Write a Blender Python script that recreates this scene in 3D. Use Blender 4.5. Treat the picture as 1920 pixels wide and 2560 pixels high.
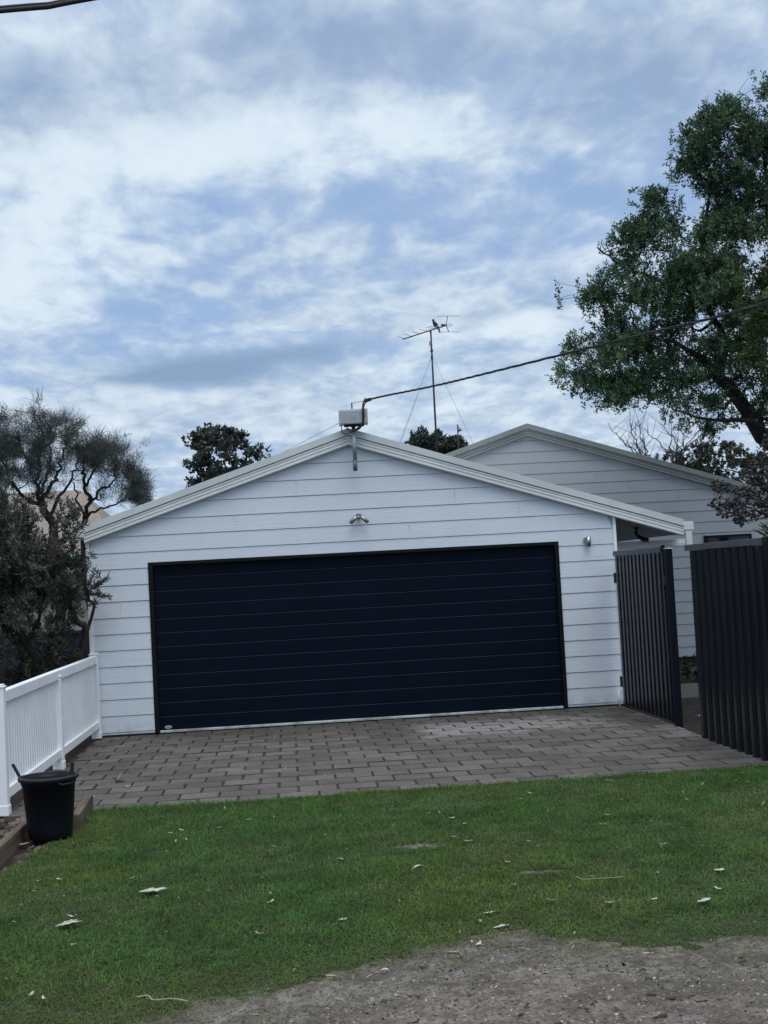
import bpy, math, random
import numpy as np
from mathutils import Vector, Matrix
S = bpy.context.scene
for o in list(bpy.data.objects): bpy.data.objects.remove(o)
COL = S.collection
rng = np.random.default_rng(11)
random.seed(5)
# ------------------------------------------------------------------ camera
YAW, PITCH, ROLL = -0.0761, 0.0500, 0.0533
CAM = Vector((1.5845, -15.418, 1.6414))
cam = bpy.data.cameras.new("camera"); camo = bpy.data.objects.new("camera", cam); COL.objects.link(camo)
Rm = Matrix.Rotation(YAW, 3, 'Z') @ Matrix.Rotation(PITCH, 3, 'X') @ Matrix.Rotation(ROLL, 3, 'Y')
right, fwd, up = Rm @ Vector((1, 0, 0)), Rm @ Vector((0, 1, 0)), Rm @ Vector((0, 0, 1))
M = Matrix((right, up, -fwd)).transposed().to_4x4(); M.translation = CAM
camo.matrix_world = M
cam.sensor_fit = 'VERTICAL'; cam.sensor_height = 36.0; cam.lens = 36.0 * 3303.9 / 2560
cam.clip_start = 0.1; cam.clip_end = 6000
S.camera = camo
S.render.resolution_x, S.render.resolution_y = 768, 1024
def pdir(u, v):
    d = Rm @ Vector(((u - 960) / 3303.9, 1, -(v - 1280) / 3303.9)); return d.normalized()
# ------------------------------------------------------------------ sun, exposure
SUN_EL, SUN_AZ = math.radians(66), math.radians(165)      # azimuth clockwise from +Y
sd = Vector((math.sin(SUN_AZ) * math.cos(SUN_EL), math.cos(SUN_AZ) * math.cos(SUN_EL), math.sin(SUN_EL)))
sl = bpy.data.lights.new("sun", 'SUN'); sl.energy = 1.35; sl.angle = math.radians(40); sl.color = (1.0, 0.97, 0.93)
so = bpy.data.objects.new("sun", sl); COL.objects.link(so)
so.rotation_euler = (-sd).to_track_quat('-Z', 'Y').to_euler(); so.location = (-4, -12, 14)
S.view_settings.view_transform = 'Standard'; S.view_settings.look = 'None'
S.view_settings.exposure = 0.0; S.view_settings.gamma = 1.0
# ------------------------------------------------------------------ node helpers
class NT:
    def __init__(s, tree): s.t = tree; s.n = tree.nodes; s.l = tree.links
    def node(s, typ, **kw):
        n = s.n.new(typ)
        for k, v in kw.items(): setattr(n, k, v)
        return n
    def put(s, sock, v):
        if isinstance(v, bpy.types.NodeSocket): s.l.new(v, sock)
        elif v is not None: sock.default_value = v
    def math(s, op, a, b=None, c=None, clamp=False):
        n = s.node('ShaderNodeMath', operation=op, use_clamp=clamp)
        for i, x in enumerate((a, b, c)):
            if x is not None: s.put(n.inputs[i], x)
        return n.outputs[0]
    def vec(s, op, a, b=None):
        n = s.node('ShaderNodeVectorMath', operation=op)
        s.put(n.inputs[0], a)
        if b is not None: s.put(n.inputs[3 if op == 'SCALE' else 1], b)
        return n.outputs[1] if op in ('DOT_PRODUCT', 'LENGTH', 'DISTANCE') else n.outputs[0]
    def noise(s, vec, scale, detail=5, rough=.55, dist=0.0):
        n = s.node('ShaderNodeTexNoise'); s.put(n.inputs['Vector'], vec)
        n.inputs['Scale'].default_value = scale; n.inputs['Detail'].default_value = detail
        n.inputs['Roughness'].default_value = rough; n.inputs['Distortion'].default_value = dist
        return n.outputs['Fac']
    def ramp(s, fac, stops):
        n = s.node('ShaderNodeValToRGB'); s.put(n.inputs[0], fac)
        e = n.color_ramp.elements
        while len(e) < len(stops): e.new(0.5)
        for el, (p, c) in zip(e, stops):
            el.position = p; el.color = (c if len(c) == 4 else (*c, 1)) if hasattr(c, '__len__') else (c, c, c, 1)
        return n.outputs[0]
    def mix(s, fac, a, b, mode='MIX'):
        n = s.node('ShaderNodeMix', data_type='RGBA', blend_type=mode); s.put(n.inputs[0], fac)
        f = lambda c: c if isinstance(c, bpy.types.NodeSocket) else ((*c, 1) if len(c) == 3 else c)
        s.put(n.inputs[6], f(a)); s.put(n.inputs[7], f(b)); return n.outputs[2]
    def smooth(s, v, a, b, lo=0.0, hi=1.0):
        n = s.node('ShaderNodeMapRange', interpolation_type='SMOOTHSTEP')
        s.put(n.inputs[0], v)
        for i, x in enumerate((a, b, lo, hi)): n.inputs[i + 1].default_value = x
        return n.outputs[0]
    def mapping(s, vec, scale=(1, 1, 1), loc=(0, 0, 0)):
        n = s.node('ShaderNodeMapping'); s.put(n.inputs[0], vec)
        n.inputs['Scale'].default_value = scale; n.inputs['Location'].default_value = loc
        return n.outputs[0]
# ------------------------------------------------------------------ world: broken cloud deck over a clear sky
W = bpy.data.worlds.new("World"); S.world = W; W.use_nodes = True
T = NT(W.node_tree); T.n.clear()
gen = T.node('ShaderNodeTexCoord').outputs['Generated']
sky = T.node('ShaderNodeTexSky', sky_type='NISHITA'); sky.sun_disc = False
sky.sun_elevation = SUN_EL; sky.sun_rotation = SUN_AZ
sky.air_density = 1.0; sky.dust_density = 1.2; sky.ozone_density = 2.0
sep = T.node('ShaderNodeSeparateXYZ'); T.l.new(gen, sep.inputs[0])
dz = T.math('MAXIMUM', sep.outputs[2], 0.0)
inv = T.math('DIVIDE', 1.0, T.math('ADD', dz, 0.15))
q = T.vec('MULTIPLY', gen, (1, 1, 0)); q = T.vec('SCALE', q, inv)
q = T.vec('ADD', q, (3.7, 1.3, 0.0))
def blob(u, v, a, b):                     # soft elliptical bank of sky, 1 at its centre; a, b in radians
    d = pdir(u, v); t = Vector((d.y, -d.x, 0)).normalized(); w = t.cross(d)
    x = T.math('DIVIDE', T.vec('DOT_PRODUCT', gen, tuple(t)), a)
    y = T.math('DIVIDE', T.vec('DOT_PRODUCT', gen, tuple(w)), b)
    r2 = T.math('ADD', T.math('MULTIPLY', x, x), T.math('MULTIPLY', y, y))
    front = T.math('GREATER_THAN', T.vec('DOT_PRODUCT', gen, tuple(d)), 0.0)
    return T.math('MULTIPLY', T.math('EXPONENT', T.math('MULTIPLY', r2, -1.0)), front)
def bsum(lst):
    acc = None
    for (u, v, a, b, k) in lst:
        x = T.math('MULTIPLY', blob(u, v, a, b), k)
        acc = x if acc is None else T.math('ADD', acc, x)
    return acc
big = T.noise(q, 2.0, 3, .5, .2)
fine = T.noise(T.mapping(q, (1.0, .62, 1.0)), 7.0, 9, .60, .45)
wisp = T.noise(T.mapping(q, (1.1, .75, 1), (5, 2, 0)), 13, 5, .52, .35)
cov = T.math('ADD', T.math('MULTIPLY', big, .45), T.math('MULTIPLY', fine, .55))
cov = T.math('ADD', cov, T.math('MULTIPLY', T.math('SUBTRACT', wisp, .5), .32))
cov = T.math('ADD', cov, bsum([
    (330, 330, .10, .05, .16), (80, 600, .07, .07, .14), (950, 350, .09, .035, .10), (1150, 60, .22, .04, .15),
    (1600, 230, .09, .05, .13), (130, 200, .07, .035, .16),
    (930, 470, .10, .022, -.17), (420, 790, .08, .03, -.17), (1640, 480, .09, .03, -.15), (480, 500, .05, .02, -.15), (480, 1010, .12, .014, .16), (900, 800, .10, .012, .12),
    (1330, 810, .05, .012, .18), (960, 1060, .4, .028, .10)]))
cl = T.smooth(cov, .29, .66)
lit = T.math('ADD', T.math('MULTIPLY', T.noise(T.mapping(q, (1, .7, 1), (9, 4, 0)), 4.5, 8, .6, .3), .85), T.math('MULTIPLY', fine, .45))
lit = T.math('ADD', lit, T.math('MULTIPLY', T.math('SUBTRACT', wisp, .5), .55))
lit = T.math('ADD', lit, bsum([
    (380, 400, .11, .05, .22), (60, 640, .09, .07, .22), (880, 330, .09, .03, .16), (60, 60, .04, .02, .14),
    (1150, 110, .13, .03, -.27), (1600, 200, .10, .04, -.25), (120, 230, .07, .03, -.32), (640, 130, .05, .03, -.16),
    (500, 928, .055, .011, -.42), (780, 880, .05, .008, -.16), (1330, 815, .05, .010, .25)]))
lf = T.smooth(lit, .24, .96)
ccol = T.mix(lf, (3.8, 5.0, 7.3), (9.0, 9.95, 11.1))
lens = T.math('MULTIPLY', bsum([(350, 945, .042, .0065, .9), (530, 925, .045, .0105, 1.15), (740, 885, .042, .0075, .9)]), T.smooth(fine, .18, .40), clamp=True)
skyc = T.mix(1.0, sky.outputs[0], (0.92, 0.98, 1.0), 'MULTIPLY')
veil = T.mix(.75, skyc, (4.5, 6.2, 9.7))
hz = T.smooth(dz, 0.0, .16, .55, 0.0)
veil = T.mix(hz, veil, (5.9, 7.4, 10.0))
full = T.mix(T.math('MULTIPLY', lens, .85), T.mix(cl, veil, ccol), (3.0, 4.3, 6.4))
over = T.mix(T.smooth(dz, .44, .85), (.955, 1.0, 1.0), (2.55, 2.30, 1.98))      # thinner, brighter cloud overhead
full = T.vec('MULTIPLY', full, over)
bg = T.node('ShaderNodeBackground'); T.l.new(full, bg.inputs[0]); bg.inputs[1].default_value = 0.085
out = T.node('ShaderNodeOutputWorld'); T.l.new(bg.outputs[0], out.inputs[0])
# ------------------------------------------------------------------ materials
def mat(name, c1, c2=None, scale=6.0, rough=.6, spec=.5, metal=0.0, bump=0.0, bscale=60.0, stretch=(1, 1, 1), detail=6, lo=.35, hi=.65, attr=None, trans=0.0, rnd=0.0):
    m = bpy.data.materials.new(name); m.use_nodes = True
    t = NT(m.node_tree); b = t.n['Principled BSDF']
    co = t.node('ShaderNodeTexCoord').outputs['Object']
    b.inputs['Roughness'].default_value = rough; b.inputs['Metallic'].default_value = metal
    b.inputs['Specular IOR Level'].default_value = spec
    if attr:
        c = t.node('ShaderNodeAttribute', attribute_name=attr).outputs['Color']
    else:
        c2 = c2 or tuple(x * .82 for x in c1)
        f = t.noise(t.mapping(co, stretch), scale, detail, .6)
        c = t.mix(t.smooth(f, lo, hi), c1, c2)
    t.l.new(c, b.inputs['Base Color'])
    if bump:
        bn = t.node('ShaderNodeBump'); bn.inputs['Strength'].default_value = bump; bn.inputs['Distance'].default_value = .004
        t.l.new(t.noise(t.mapping(co, stretch), bscale, 5, .6), bn.inputs['Height']); t.l.new(bn.outputs[0], b.inputs['Normal'])
    if trans:
        tr = t.node('ShaderNodeBsdfTranslucent'); t.l.new(c, tr.inputs[0])
        ms = t.node('ShaderNodeMixShader'); ms.inputs[0].default_value = trans
        t.l.new(b.outputs[0], ms.inputs[1]); t.l.new(tr.outputs[0], ms.inputs[2])
        t.l.new(ms.outputs[0], t.n['Material Output'].inputs[0])
    return m
def siding_mat(name, c, dirt):
    m = mat(name, c, tuple(x * .93 for x in c), 1.3, .5, .35, lo=.3, hi=.75)
    t = NT(m.node_tree); b = t.n['Principled BSDF']
    co = t.node('ShaderNodeTexCoord').outputs['Object']
    w = t.noise(t.mapping(co, (2.2, 1, 46)), 1.0, 7, .62, 1.6)
    bn = t.node('ShaderNodeBump'); bn.inputs['Strength'].default_value = .5; bn.inputs['Distance'].default_value = .006
    t.l.new(w, bn.inputs['Height']); t.l.new(bn.outputs[0], b.inputs['Normal'])
    old = b.inputs['Base Color'].links[0].from_socket
    # faint rain streaks and splashed dirt close to the ground
    zz = t.node('ShaderNodeSeparateXYZ'); t.l.new(co, zz.inputs[0])
    low = t.math('MULTIPLY', t.smooth(zz.outputs[2], .02, .22, 1, 0), t.smooth(t.noise(co, 9, 6), .35, .7))
    st = t.smooth(t.noise(t.mapping(co, (9, 1, .5)), 1.5, 6), .55, .8, 0, .12)
    f = t.math('ADD', t.math('MULTIPLY', low, .55), st, clamp=True)
    t.l.new(t.mix(f, old, dirt), b.inputs['Base Color'])
    return m
MAT = dict(
    siding=siding_mat('white_weatherboard_paint', (.645, .705, .765), (.38, .39, .38)),
    siding_grey=siding_mat('grey_weatherboard_paint', (.38, .41, .44), (.22, .22, .21)),
    trim=mat('white_trim_paint', (.74, .765, .76), (.66, .69, .68), 2.0, .42, .4, bump=.05, bscale=40),
    trim_white=mat('bright_white_paint', (.86, .875, .885), (.80, .82, .83), 2.5, .4, .4, bump=.06, bscale=30),
    roof=mat('pale_grey_roof_steel', (.60, .64, .63), (.53, .57, .56), 2.0, .45, .5),
    roof_grey=mat('grey_roof_steel', (.25, .275, .275), (.21, .23, .23), 2.0, .5, .5),
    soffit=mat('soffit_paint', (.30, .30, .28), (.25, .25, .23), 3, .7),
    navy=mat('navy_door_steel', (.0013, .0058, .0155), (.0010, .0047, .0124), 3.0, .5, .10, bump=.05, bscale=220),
    ledge=mat('door_ledge_painted_light', (.034, .040, .066), (.027, .032, .055), 3.0, .5, .2),  # paler navy for upward rib ledges: the light they catch, put into the colour
    fence_dark=mat('dark_fence_steel', (.0085, .012, .0155), (.0062, .009, .012), 3.0, .26, .30, stretch=(1, 1, .4)),
    black=mat('black_frame_steel', (.004, .0055, .007), (.003, .004, .005), 4, .5, .2),
    charcoal=mat('charcoal_fence_steel', (.0050, .0072, .0105), (.0036, .0052, .0076), 3.0, .26, .16, stretch=(1, 1, .4)),
    charcoal_cap=mat('charcoal_cap_steel', (.060, .068, .085), (.05, .056, .07), 3.0, .5),
    navy_post=mat('navy_post_steel', (.0034, .0052, .0115), (.0028, .0044, .0095), 3, .5, .12),
    navy_fence=mat('navy_fence_steel', (.007, .010, .018), (.005, .008, .014), 2, .5),
    alu=mat('door_sill_aluminium', (.55, .60, .60), (.30, .31, .29), 3.5, .45, .5, metal=.3, lo=.42, hi=.6),
    rubber=mat('black_rubber', (.010, .011, .011), None, 8, .8),
    steel=mat('galvanised_steel', (.40, .45, .50), (.20, .24, .28), 5.0, .38, .5, metal=.75, stretch=(1, 1, .4)),
    dullsteel=mat('stained_steel', (.16, .19, .19), (.10, .12, .12), 8.0, .5, .5, metal=.6),
    boxgrey=mat('grey_plastic_box', (.36, .39, .43), (.32, .35, .39), 3, .5),
    boxrim=mat('weathered_box_rim', (.50, .53, .48), (.40, .43, .38), 6, .6),
    cable=mat('black_cable', (.010, .011, .016), (.016, .017, .022), 20, .6),
    mast=mat('dark_weathered_steel', (.055, .045, .05), (.035, .03, .035), 9, .6, metal=.3),
    rustmast=mat('rusty_steel', (.09, .06, .05), (.05, .035, .03), 9, .7),
    wire=mat('thin_grey_wire', (.30, .32, .36), None, 5, .5),
    stainless=mat('stainless_lamp_steel', (.36, .355, .345), (.27, .265, .26), 5, .28, .5, metal=.85),
    glass=mat('dark_window_glass', (.006, .007, .010), None, 2, .08, .5),
    lens=mat('lamp_lens_glass', (.03, .035, .04), None, 2, .1, .6),
    badge=mat('silver_badge', (.48, .56, .60), (.40, .48, .52), 30, .35, .5, metal=.4),
    badge_ink=mat('badge_print', (.20, .26, .30), None, 30, .4),
    bin=mat('black_bin_plastic', (.0035, .0048, .009), (.006, .0075, .0115), 6.0, .45, .18, bump=.10, bscale=45),
    binrim=mat('scuffed_bin_rim', (.016, .018, .024), (.008, .0095, .013), 14, .5, .3),
    sleeper=mat('weathered_timber', (.15, .115, .08), (.075, .06, .045), 3.0, .85, .2, bump=.7, bscale=14, stretch=(9, .6, 9)),
    bark=mat('dark_bark', (.030, .026, .024), (.016, .014, .013), 7, .9, .2, bump=.7, bscale=30, stretch=(1, 1, .35)),
    barkbrown=mat('brown_bark', (.050, .040, .033), (.024, .019, .016), 8, .9, .2, bump=.7, bscale=30, stretch=(1, 1, .35)),
    barkpale=mat('grey_dead_wood', (.085, .08, .085), (.05, .046, .05), 8, .9, .2),
    beige=mat('beige_wall_render', (.36, .335, .30), (.31, .285, .255), 3, .85, .2, bump=.1, bscale=50),
    tiles=mat('faded_brown_roof_tiles', (.25, .215, .18), (.19, .165, .14), 9, .8, .3, bump=.5, bscale=18),
    slab=mat('pale_yard_concrete', (.050, .046, .041), (.036, .033, .029), 6, .85, bump=.2),
    yardsoil=mat('dark_yard_soil', (.026, .023, .021), (.015, .013, .012), 7, .95, .1, bump=.8, bscale=30),
    litter=mat('bleached_leaf', (.50, .51, .43), (.32, .32, .25), 25, .7, .2, bump=.3, bscale=60),
    litter2=mat('dry_leaf', (.36, .35, .25), (.26, .25, .17), 25, .8, .2),
    stick=mat('pale_stick', (.33, .32, .22), (.22, .21, .14), 25, .8, .2),
    darktwig=mat('dark_twig', (.03, .026, .022), None, 25, .8, .2),
    bird_black=mat('black_feathers', (.010, .011, .016), (.016, .018, .026), 25, .55),
    bird_white=mat('white_feathers', (.55, .58, .60), None, 25, .7),
    col=mat('leaf_colours', None, attr='Col', rough=.55, spec=.35, trans=.18),
    grass=mat('grass_blade_colours', None, attr='Col', rough=.7, spec=.10, trans=.28),
    chips=mat('chip_colours', None, attr='Col', rough=.9, spec=.15),
)
# ------------------------------------------------------------------ mesh builder
class MB:
    def __init__(s): s.v = []; s.f = []; s.m = []; s.sm = []
    def add(s, vs, fs, mi=0, smooth=False):
        b = len(s.v); s.v += [tuple(x) for x in vs]
        for f in fs: s.f.append(tuple(b + i for i in f)); s.m.append(mi); s.sm.append(smooth)
        return s
    def box(s, x0, x1, y0, y1, z0, z1, mi=0):
        vs = [(x0, y0, z0), (x1, y0, z0), (x1, y1, z0), (x0, y1, z0), (x0, y0, z1), (x1, y0, z1), (x1, y1, z1), (x0, y1, z1)]
        return s.add(vs, [(0, 3, 2, 1), (4, 5, 6, 7), (0, 1, 5, 4), (1, 2, 6, 5), (2, 3, 7, 6), (3, 0, 4, 7)], mi)
    def obox(s, p0, p1, w, h, mi=0, upv=(0, 0, 1)):         # bar between two points, w across, h along up
        p0, p1 = Vector(p0), Vector(p1); d = (p1 - p0).normalized(); u = Vector(upv)
        a = d.cross(u).normalized() * w / 2; c = a.cross(d).normalized() * h / 2
        vs = [p0 - a - c, p0 + a - c, p0 + a + c, p0 - a + c, p1 - a - c, p1 + a - c, p1 + a + c, p1 - a + c]
        return s.add(vs, [(0, 1, 2, 3), (7, 6, 5, 4), (0, 4, 5, 1), (1, 5, 6, 2), (2, 6, 7, 3), (3, 7, 4, 0)], mi)
    def tube(s, pts, r, n=8, mi=0, smooth=True, caps=True):
        pts = [Vector(p) for p in pts]; k = len(pts)
        rs = r if hasattr(r, '__len__') else [r] * k
        b = len(s.v); ref = Vector((0, 0, 1))
        prev = None
        for i, p in enumerate(pts):
            d = (pts[min(i + 1, k - 1)] - pts[max(i - 1, 0)]).normalized()
            if prev is None:
                a = d.cross(ref if abs(d.z) < .95 else Vector((1, 0, 0))).normalized()
            else:
                a = (prev - d * prev.dot(d)); a = a.normalized() if a.length > 1e-6 else prev
            prev = a; c = d.cross(a)
            for j in range(n):
                t = 2 * math.pi * j / n; s.v.append(tuple(p + (a * math.cos(t) + c * math.sin(t)) * rs[i]))
        for i in range(k - 1):
            for j in range(n):
                j2 = (j + 1) % n
                s.f.append((b + i * n + j, b + i * n + j2, b + (i + 1) * n + j2, b + (i + 1) * n + j)); s.m.append(mi); s.sm.append(smooth)
        if caps:
            s.f.append(tuple(b + j for j in range(n))[::-1]); s.m.append(mi); s.sm.append(False)
            s.f.append(tuple(b + (k - 1) * n + j for j in range(n))); s.m.append(mi); s.sm.append(False)
        return s
    def lathe(s, prof, n=32, mi=0, c=(0, 0, 0), smooth=True, sx=1, sy=1):
        b = len(s.v); k = len(prof)
        for (r, z) in prof:
            for j in range(n):
                t = 2 * math.pi * j / n; s.v.append((c[0] + r * sx * math.cos(t), c[1] + r * sy * math.sin(t), c[2] + z))
        for i in range(k - 1):
            for j in range(n):
                j2 = (j + 1) % n
                s.f.append((b + i * n + j, b + i * n + j2, b + (i + 1) * n + j2, b + (i + 1) * n + j)); s.m.append(mi); s.sm.append(smooth)
        return s
    def sweep(s, prof, p0, p1, mi=0, close=True, caps=True, ax=(0, 1, 0), az=(0, 0, 1)):  # profile (a, b) -> a*ax + b*az, swept p0 to p1
        p0, p1, ax, az = Vector(p0), Vector(p1), Vector(ax), Vector(az); n = len(prof)
        vs = [p0 + ax * a + az * c for a, c in prof] + [p1 + ax * a + az * c for a, c in prof]
        fs = [(i, (i + 1) % n, n + (i + 1) % n, n + i) for i in range(n if close else n - 1)]
        if caps and close: fs += [tuple(range(n))[::-1], tuple(range(n, 2 * n))]
        return s.add(vs, fs, mi)
    def build(s, name, mats, parent=None, bevel=0.0, loc=None):
        me = bpy.data.meshes.new(name); me.from_pydata(s.v, [], s.f)
        mats = mats if isinstance(mats, (list, tuple)) else [mats]
        for m in mats: me.materials.append(MAT[m] if isinstance(m, str) else m)
        me.polygons.foreach_set('material_index', s.m); me.polygons.foreach_set('use_smooth', s.sm); me.update()
        o = bpy.data.objects.new(name, me); COL.objects.link(o)
        if loc: o.location = loc
        if parent: o.parent = parent; o.matrix_parent_inverse = parent_inv(parent)
        if bevel:
            bv = o.modifiers.new('bevel', 'BEVEL'); bv.width = bevel; bv.segments = 2; bv.limit_method = 'ANGLE'; bv.angle_limit = math.radians(40)
        return o
def parent_inv(p): return Matrix.LocRotScale(p.location, p.rotation_euler, p.scale).inverted()
def empty(name, loc, label=None, cat=None, group=None):
    o = bpy.data.objects.new(name, None); COL.objects.link(o); o.location = loc; o.empty_display_size = .2
    return tag(o, label, cat, group)
def tag(o, label=None, cat=None, group=None, kind=None):
    for k, v in (('label', label), ('category', cat), ('group', group), ('kind', kind)):
        if v: o[k] = v
    return o
def bulk(name, V, F, mat_, col=None, parent=None, smooth=False):      # numpy mesh, F is (n, 3) or (n, 4)
    me = bpy.data.meshes.new(name); V = np.asarray(V, np.float32); F = np.asarray(F, np.int32); k = F.shape[1]
    me.vertices.add(len(V)); me.vertices.foreach_set('co', V.ravel())
    me.loops.add(F.size); me.loops.foreach_set('vertex_index', F.ravel())
    me.polygons.add(len(F)); me.polygons.foreach_set('loop_start', np.arange(0, F.size, k, dtype=np.int32))
    me.polygons.foreach_set('loop_total', np.full(len(F), k, np.int32))
    if smooth: me.polygons.foreach_set('use_smooth', np.ones(len(F), bool))
    me.update(calc_edges=True)
    if col is not None:
        a = me.color_attributes.new('Col', 'FLOAT_COLOR', 'POINT')
        a.data.foreach_set('color', np.column_stack([col, np.ones(len(col))]).astype(np.float32).ravel())
    me.materials.append(MAT[mat_] if isinstance(mat_, str) else mat_)
    o = bpy.data.objects.new(name, me); COL.objects.link(o)
    if parent: o.parent = parent; o.matrix_parent_inverse = parent_inv(parent)
    return o
def vnoise(x, y, seed=0, oct=4, base=1.0):           # value noise for scattering and relief
    r = np.random.default_rng(seed); tot = np.zeros_like(x, float); amp = 1; s = 0
    for o in range(oct):
        g = r.random((64, 64)); u = x * base * 2 ** o + 17.3 * o; v = y * base * 2 ** o + 5.1 * o
        iu, iv = np.floor(u).astype(int), np.floor(v).astype(int); fu, fv = u - iu, v - iv
        fu, fv = fu * fu * (3 - 2 * fu), fv * fv * (3 - 2 * fv)
        G = lambda a, b: g[a % 64, b % 64]
        tot += amp * ((G(iu, iv) * (1 - fu) + G(iu + 1, iv) * fu) * (1 - fv) + (G(iu, iv + 1) * (1 - fu) + G(iu + 1, iv + 1) * fu) * fv)
        s += amp; amp *= .5
    return tot / s
# ------------------------------------------------------------------ setting: ground
g = MB().add([(-2500, -2500, -.07), (2500, -2500, -.07), (2500, 2500, -.07), (-2500, 2500, -.07)], [(0, 1, 2, 3)])
tag(g.build('ground', mat('bare_ground', (.10, .092, .085), (.06, .055, .05), .8, .95, .1)), kind='structure')
g = MB().add([(5.40, -3.2, -.012), (12, -3.2, -.012), (12, 6.0, -.012), (5.5, 6.0, -.012), (5.5, 0, -.012)], [(0, 1, 2, 3, 4)])
tag(g.build('yard_soil', 'yardsoil'), kind='structure')
g = MB().add([(-7, -9.5, -.03), (-.02, -9.5, -.03), (-.02, -5.2, -.03), (-.66, -5.2, -.03), (-.66, 6, -.03), (-7, 6, -.03)], [(0, 1, 2, 3, 4, 5)])
tag(g.build('garden_bed', mat('mulched_soil', (.050, .038, .032), (.022, .017, .015), 16, .95, .1, bump=1.0, bscale=40)), kind='structure')
# dirt and lawn boundary: y of the worn edge of the lawn as a function of x
def dirt_edge(x):
    e = np.interp(x, [-2, .4, .9, 1.35, 1.63, 1.96, 2.25, 2.53, 2.8, 3.1, 3.43, 3.8, 6.5],
                  [-11.2, -10.55, -10.2, -9.98, -9.77, -9.68, -9.58, -9.40, -9.62, -9.76, -9.62, -9.6, -9.5])
    return e - .36 + .10 * np.exp(-((x - 2.5) / .7) ** 2) + (vnoise(x * 2.6, x * 0 + 2.2, 3, 4) - .5) * .42
def lawn_left(y): return np.interp(y, [-9.5, -8.2, -7.2, -6.7, -6.2, -5.6, -5.2], [-.9, -.45, -.22, -.14, -.05, .03, .03])
def lawn_z(x, y): return .004 + .022 * (vnoise(x * .9, y * .9, 8, 3) - .35)
def grid_sheet(name, x0, x1, y0, y1, d, zf, material):
    xs, ys = np.arange(x0, x1 + d, d), np.arange(y0, y1 + d, d); X, Y = np.meshgrid(xs, ys)
    Z = zf(X.ravel(), Y.ravel()); V = np.column_stack([X.ravel(), Y.ravel(), Z]); n, m = len(xs), len(ys)
    I = np.arange(n * (m - 1)).reshape(m - 1, n)[:, :-1].ravel()
    return bulk(name, V, np.column_stack([I, I + 1, I + n + 1, I + n]), material, smooth=True)
m_soil = mat('thatch_and_soil', (.036, .044, .018), (.055, .052, .034), 9, .95, .1, bump=.8, bscale=50)
tag(grid_sheet('lawn', -1.3, 8.0, -10.9, -5.2, .08, lambda x, y: lawn_z(x, y) - .004 - .05 * (x < lawn_left(y) - .02) - .07 * np.clip((dirt_edge(x) + .45 - y) / .6, 0, 1), m_soil), kind='structure')
m_dirt = mat('grey_dirt', (.190, .169, .147), (.098, .086, .073), 11.0, .95, .12, bump=1.0, bscale=70, lo=.38, hi=.66, detail=9)
t = NT(m_dirt.node_tree); b_ = t.n['Principled BSDF']; co = t.node('ShaderNodeTexCoord').outputs['Object']
base = b_.inputs['Base Color'].links[0].from_socket
base = t.mix(t.smooth(t.noise(t.mapping(co, (1, 1.6, 1)), 2.2, 7, .7), .42, .62, 0, .8), base, (.068, .058, .049))
base = t.mix(t.smooth(t.noise(t.mapping(co, (1, .8, 1)), 48, 4), .52, .64, 0, .75), base, (.06, .053, .047))
t.l.new(base, b_.inputs['Base Color'])
def dirt_z(x, y):
    e = dirt_edge(x); k = np.clip((e + .45 - y) / .5, 0, 1)
    return -.012 + .016 * k + .026 * (vnoise(x * 4, y * 6, 21, 4) - .45) + .020 * (vnoise(x * 17, y * 22, 22, 4) - .5)
tag(grid_sheet('dirt_verge', -1.2, 6.4, -11.8, -9.2, .0105, dirt_z, m_dirt), kind='structure')
m_bare = mat('bare_grey_soil', (.16, .145, .125), (.08, .07, .06), 22, .95, .1, bump=1.0, bscale=90)
for i, (bx_, by_, rx, ry) in enumerate(((2.30, -7.33, .15, .085), (2.86, -8.25, .13, .04))):
    n_ = 26; rr_ = np.random.default_rng(200 + i); pts = [(bx_, by_, .0)]
    for k in range(n_):
        a = 2 * math.pi * k / n_; f_ = rr_.uniform(.45, 1.25); pts.append((bx_ + rx * f_ * math.cos(a), by_ + ry * f_ * math.sin(a), 0))
    P = np.array(pts); P[:, 2] = lawn_z(P[:, 0], P[:, 1]) - .001; P[0, 2] += .004
    tag(MB().add([tuple(p) for p in P], [(0, 1 + k, 1 + (k + 1) % n_) for k in range(n_)], 0, True).build('bare_soil', m_bare), kind='structure')
# ------------------------------------------------------------------ driveway of pavers
PX, PY = .314, .287
bm_ = MB().box(-.66, 5.46, -5.21, .10, -.055, -.013, 1)
X0 = .342
def paver(x0, x1, y0, y1):
    z = .0 + random.uniform(-.0035, .0035); tx, ty = random.uniform(-.004, .004), random.uniform(-.004, .004)
    c = .009; pts = []
    for (dx, z_) in ((0, -.03), (0, z - .005), (c, z)):
        for (x, y) in ((x0 + dx, y0 + dx), (x1 - dx, y0 + dx), (x1 - dx, y1 - dx), (x0 + dx, y1 - dx)):
            zz = z_ if z_ < -.02 else z_ + tx * (x - x0) + ty * (y - y0)
            pts.append((x + (random.uniform(-.002, .002) if dx else 0), y, zz))
    fs = [(8, 9, 10, 11)]
    for a in (0, 4):
        for i in range(4): fs.append((a + i, a + (i + 1) % 4, a + 4 + (i + 1) % 4, a + 4 + i))
    bm_.add(pts, fs[:1], random.choice((0, 0, 2, 3))); b0 = len(bm_.v) - 12; bm_.add([], [])
    for f in fs[1:]: bm_.f.append(tuple(b0 + i for i in f)); bm_.m.append(1); bm_.sm.append(False)
row = 0; y = -5.185
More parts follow.
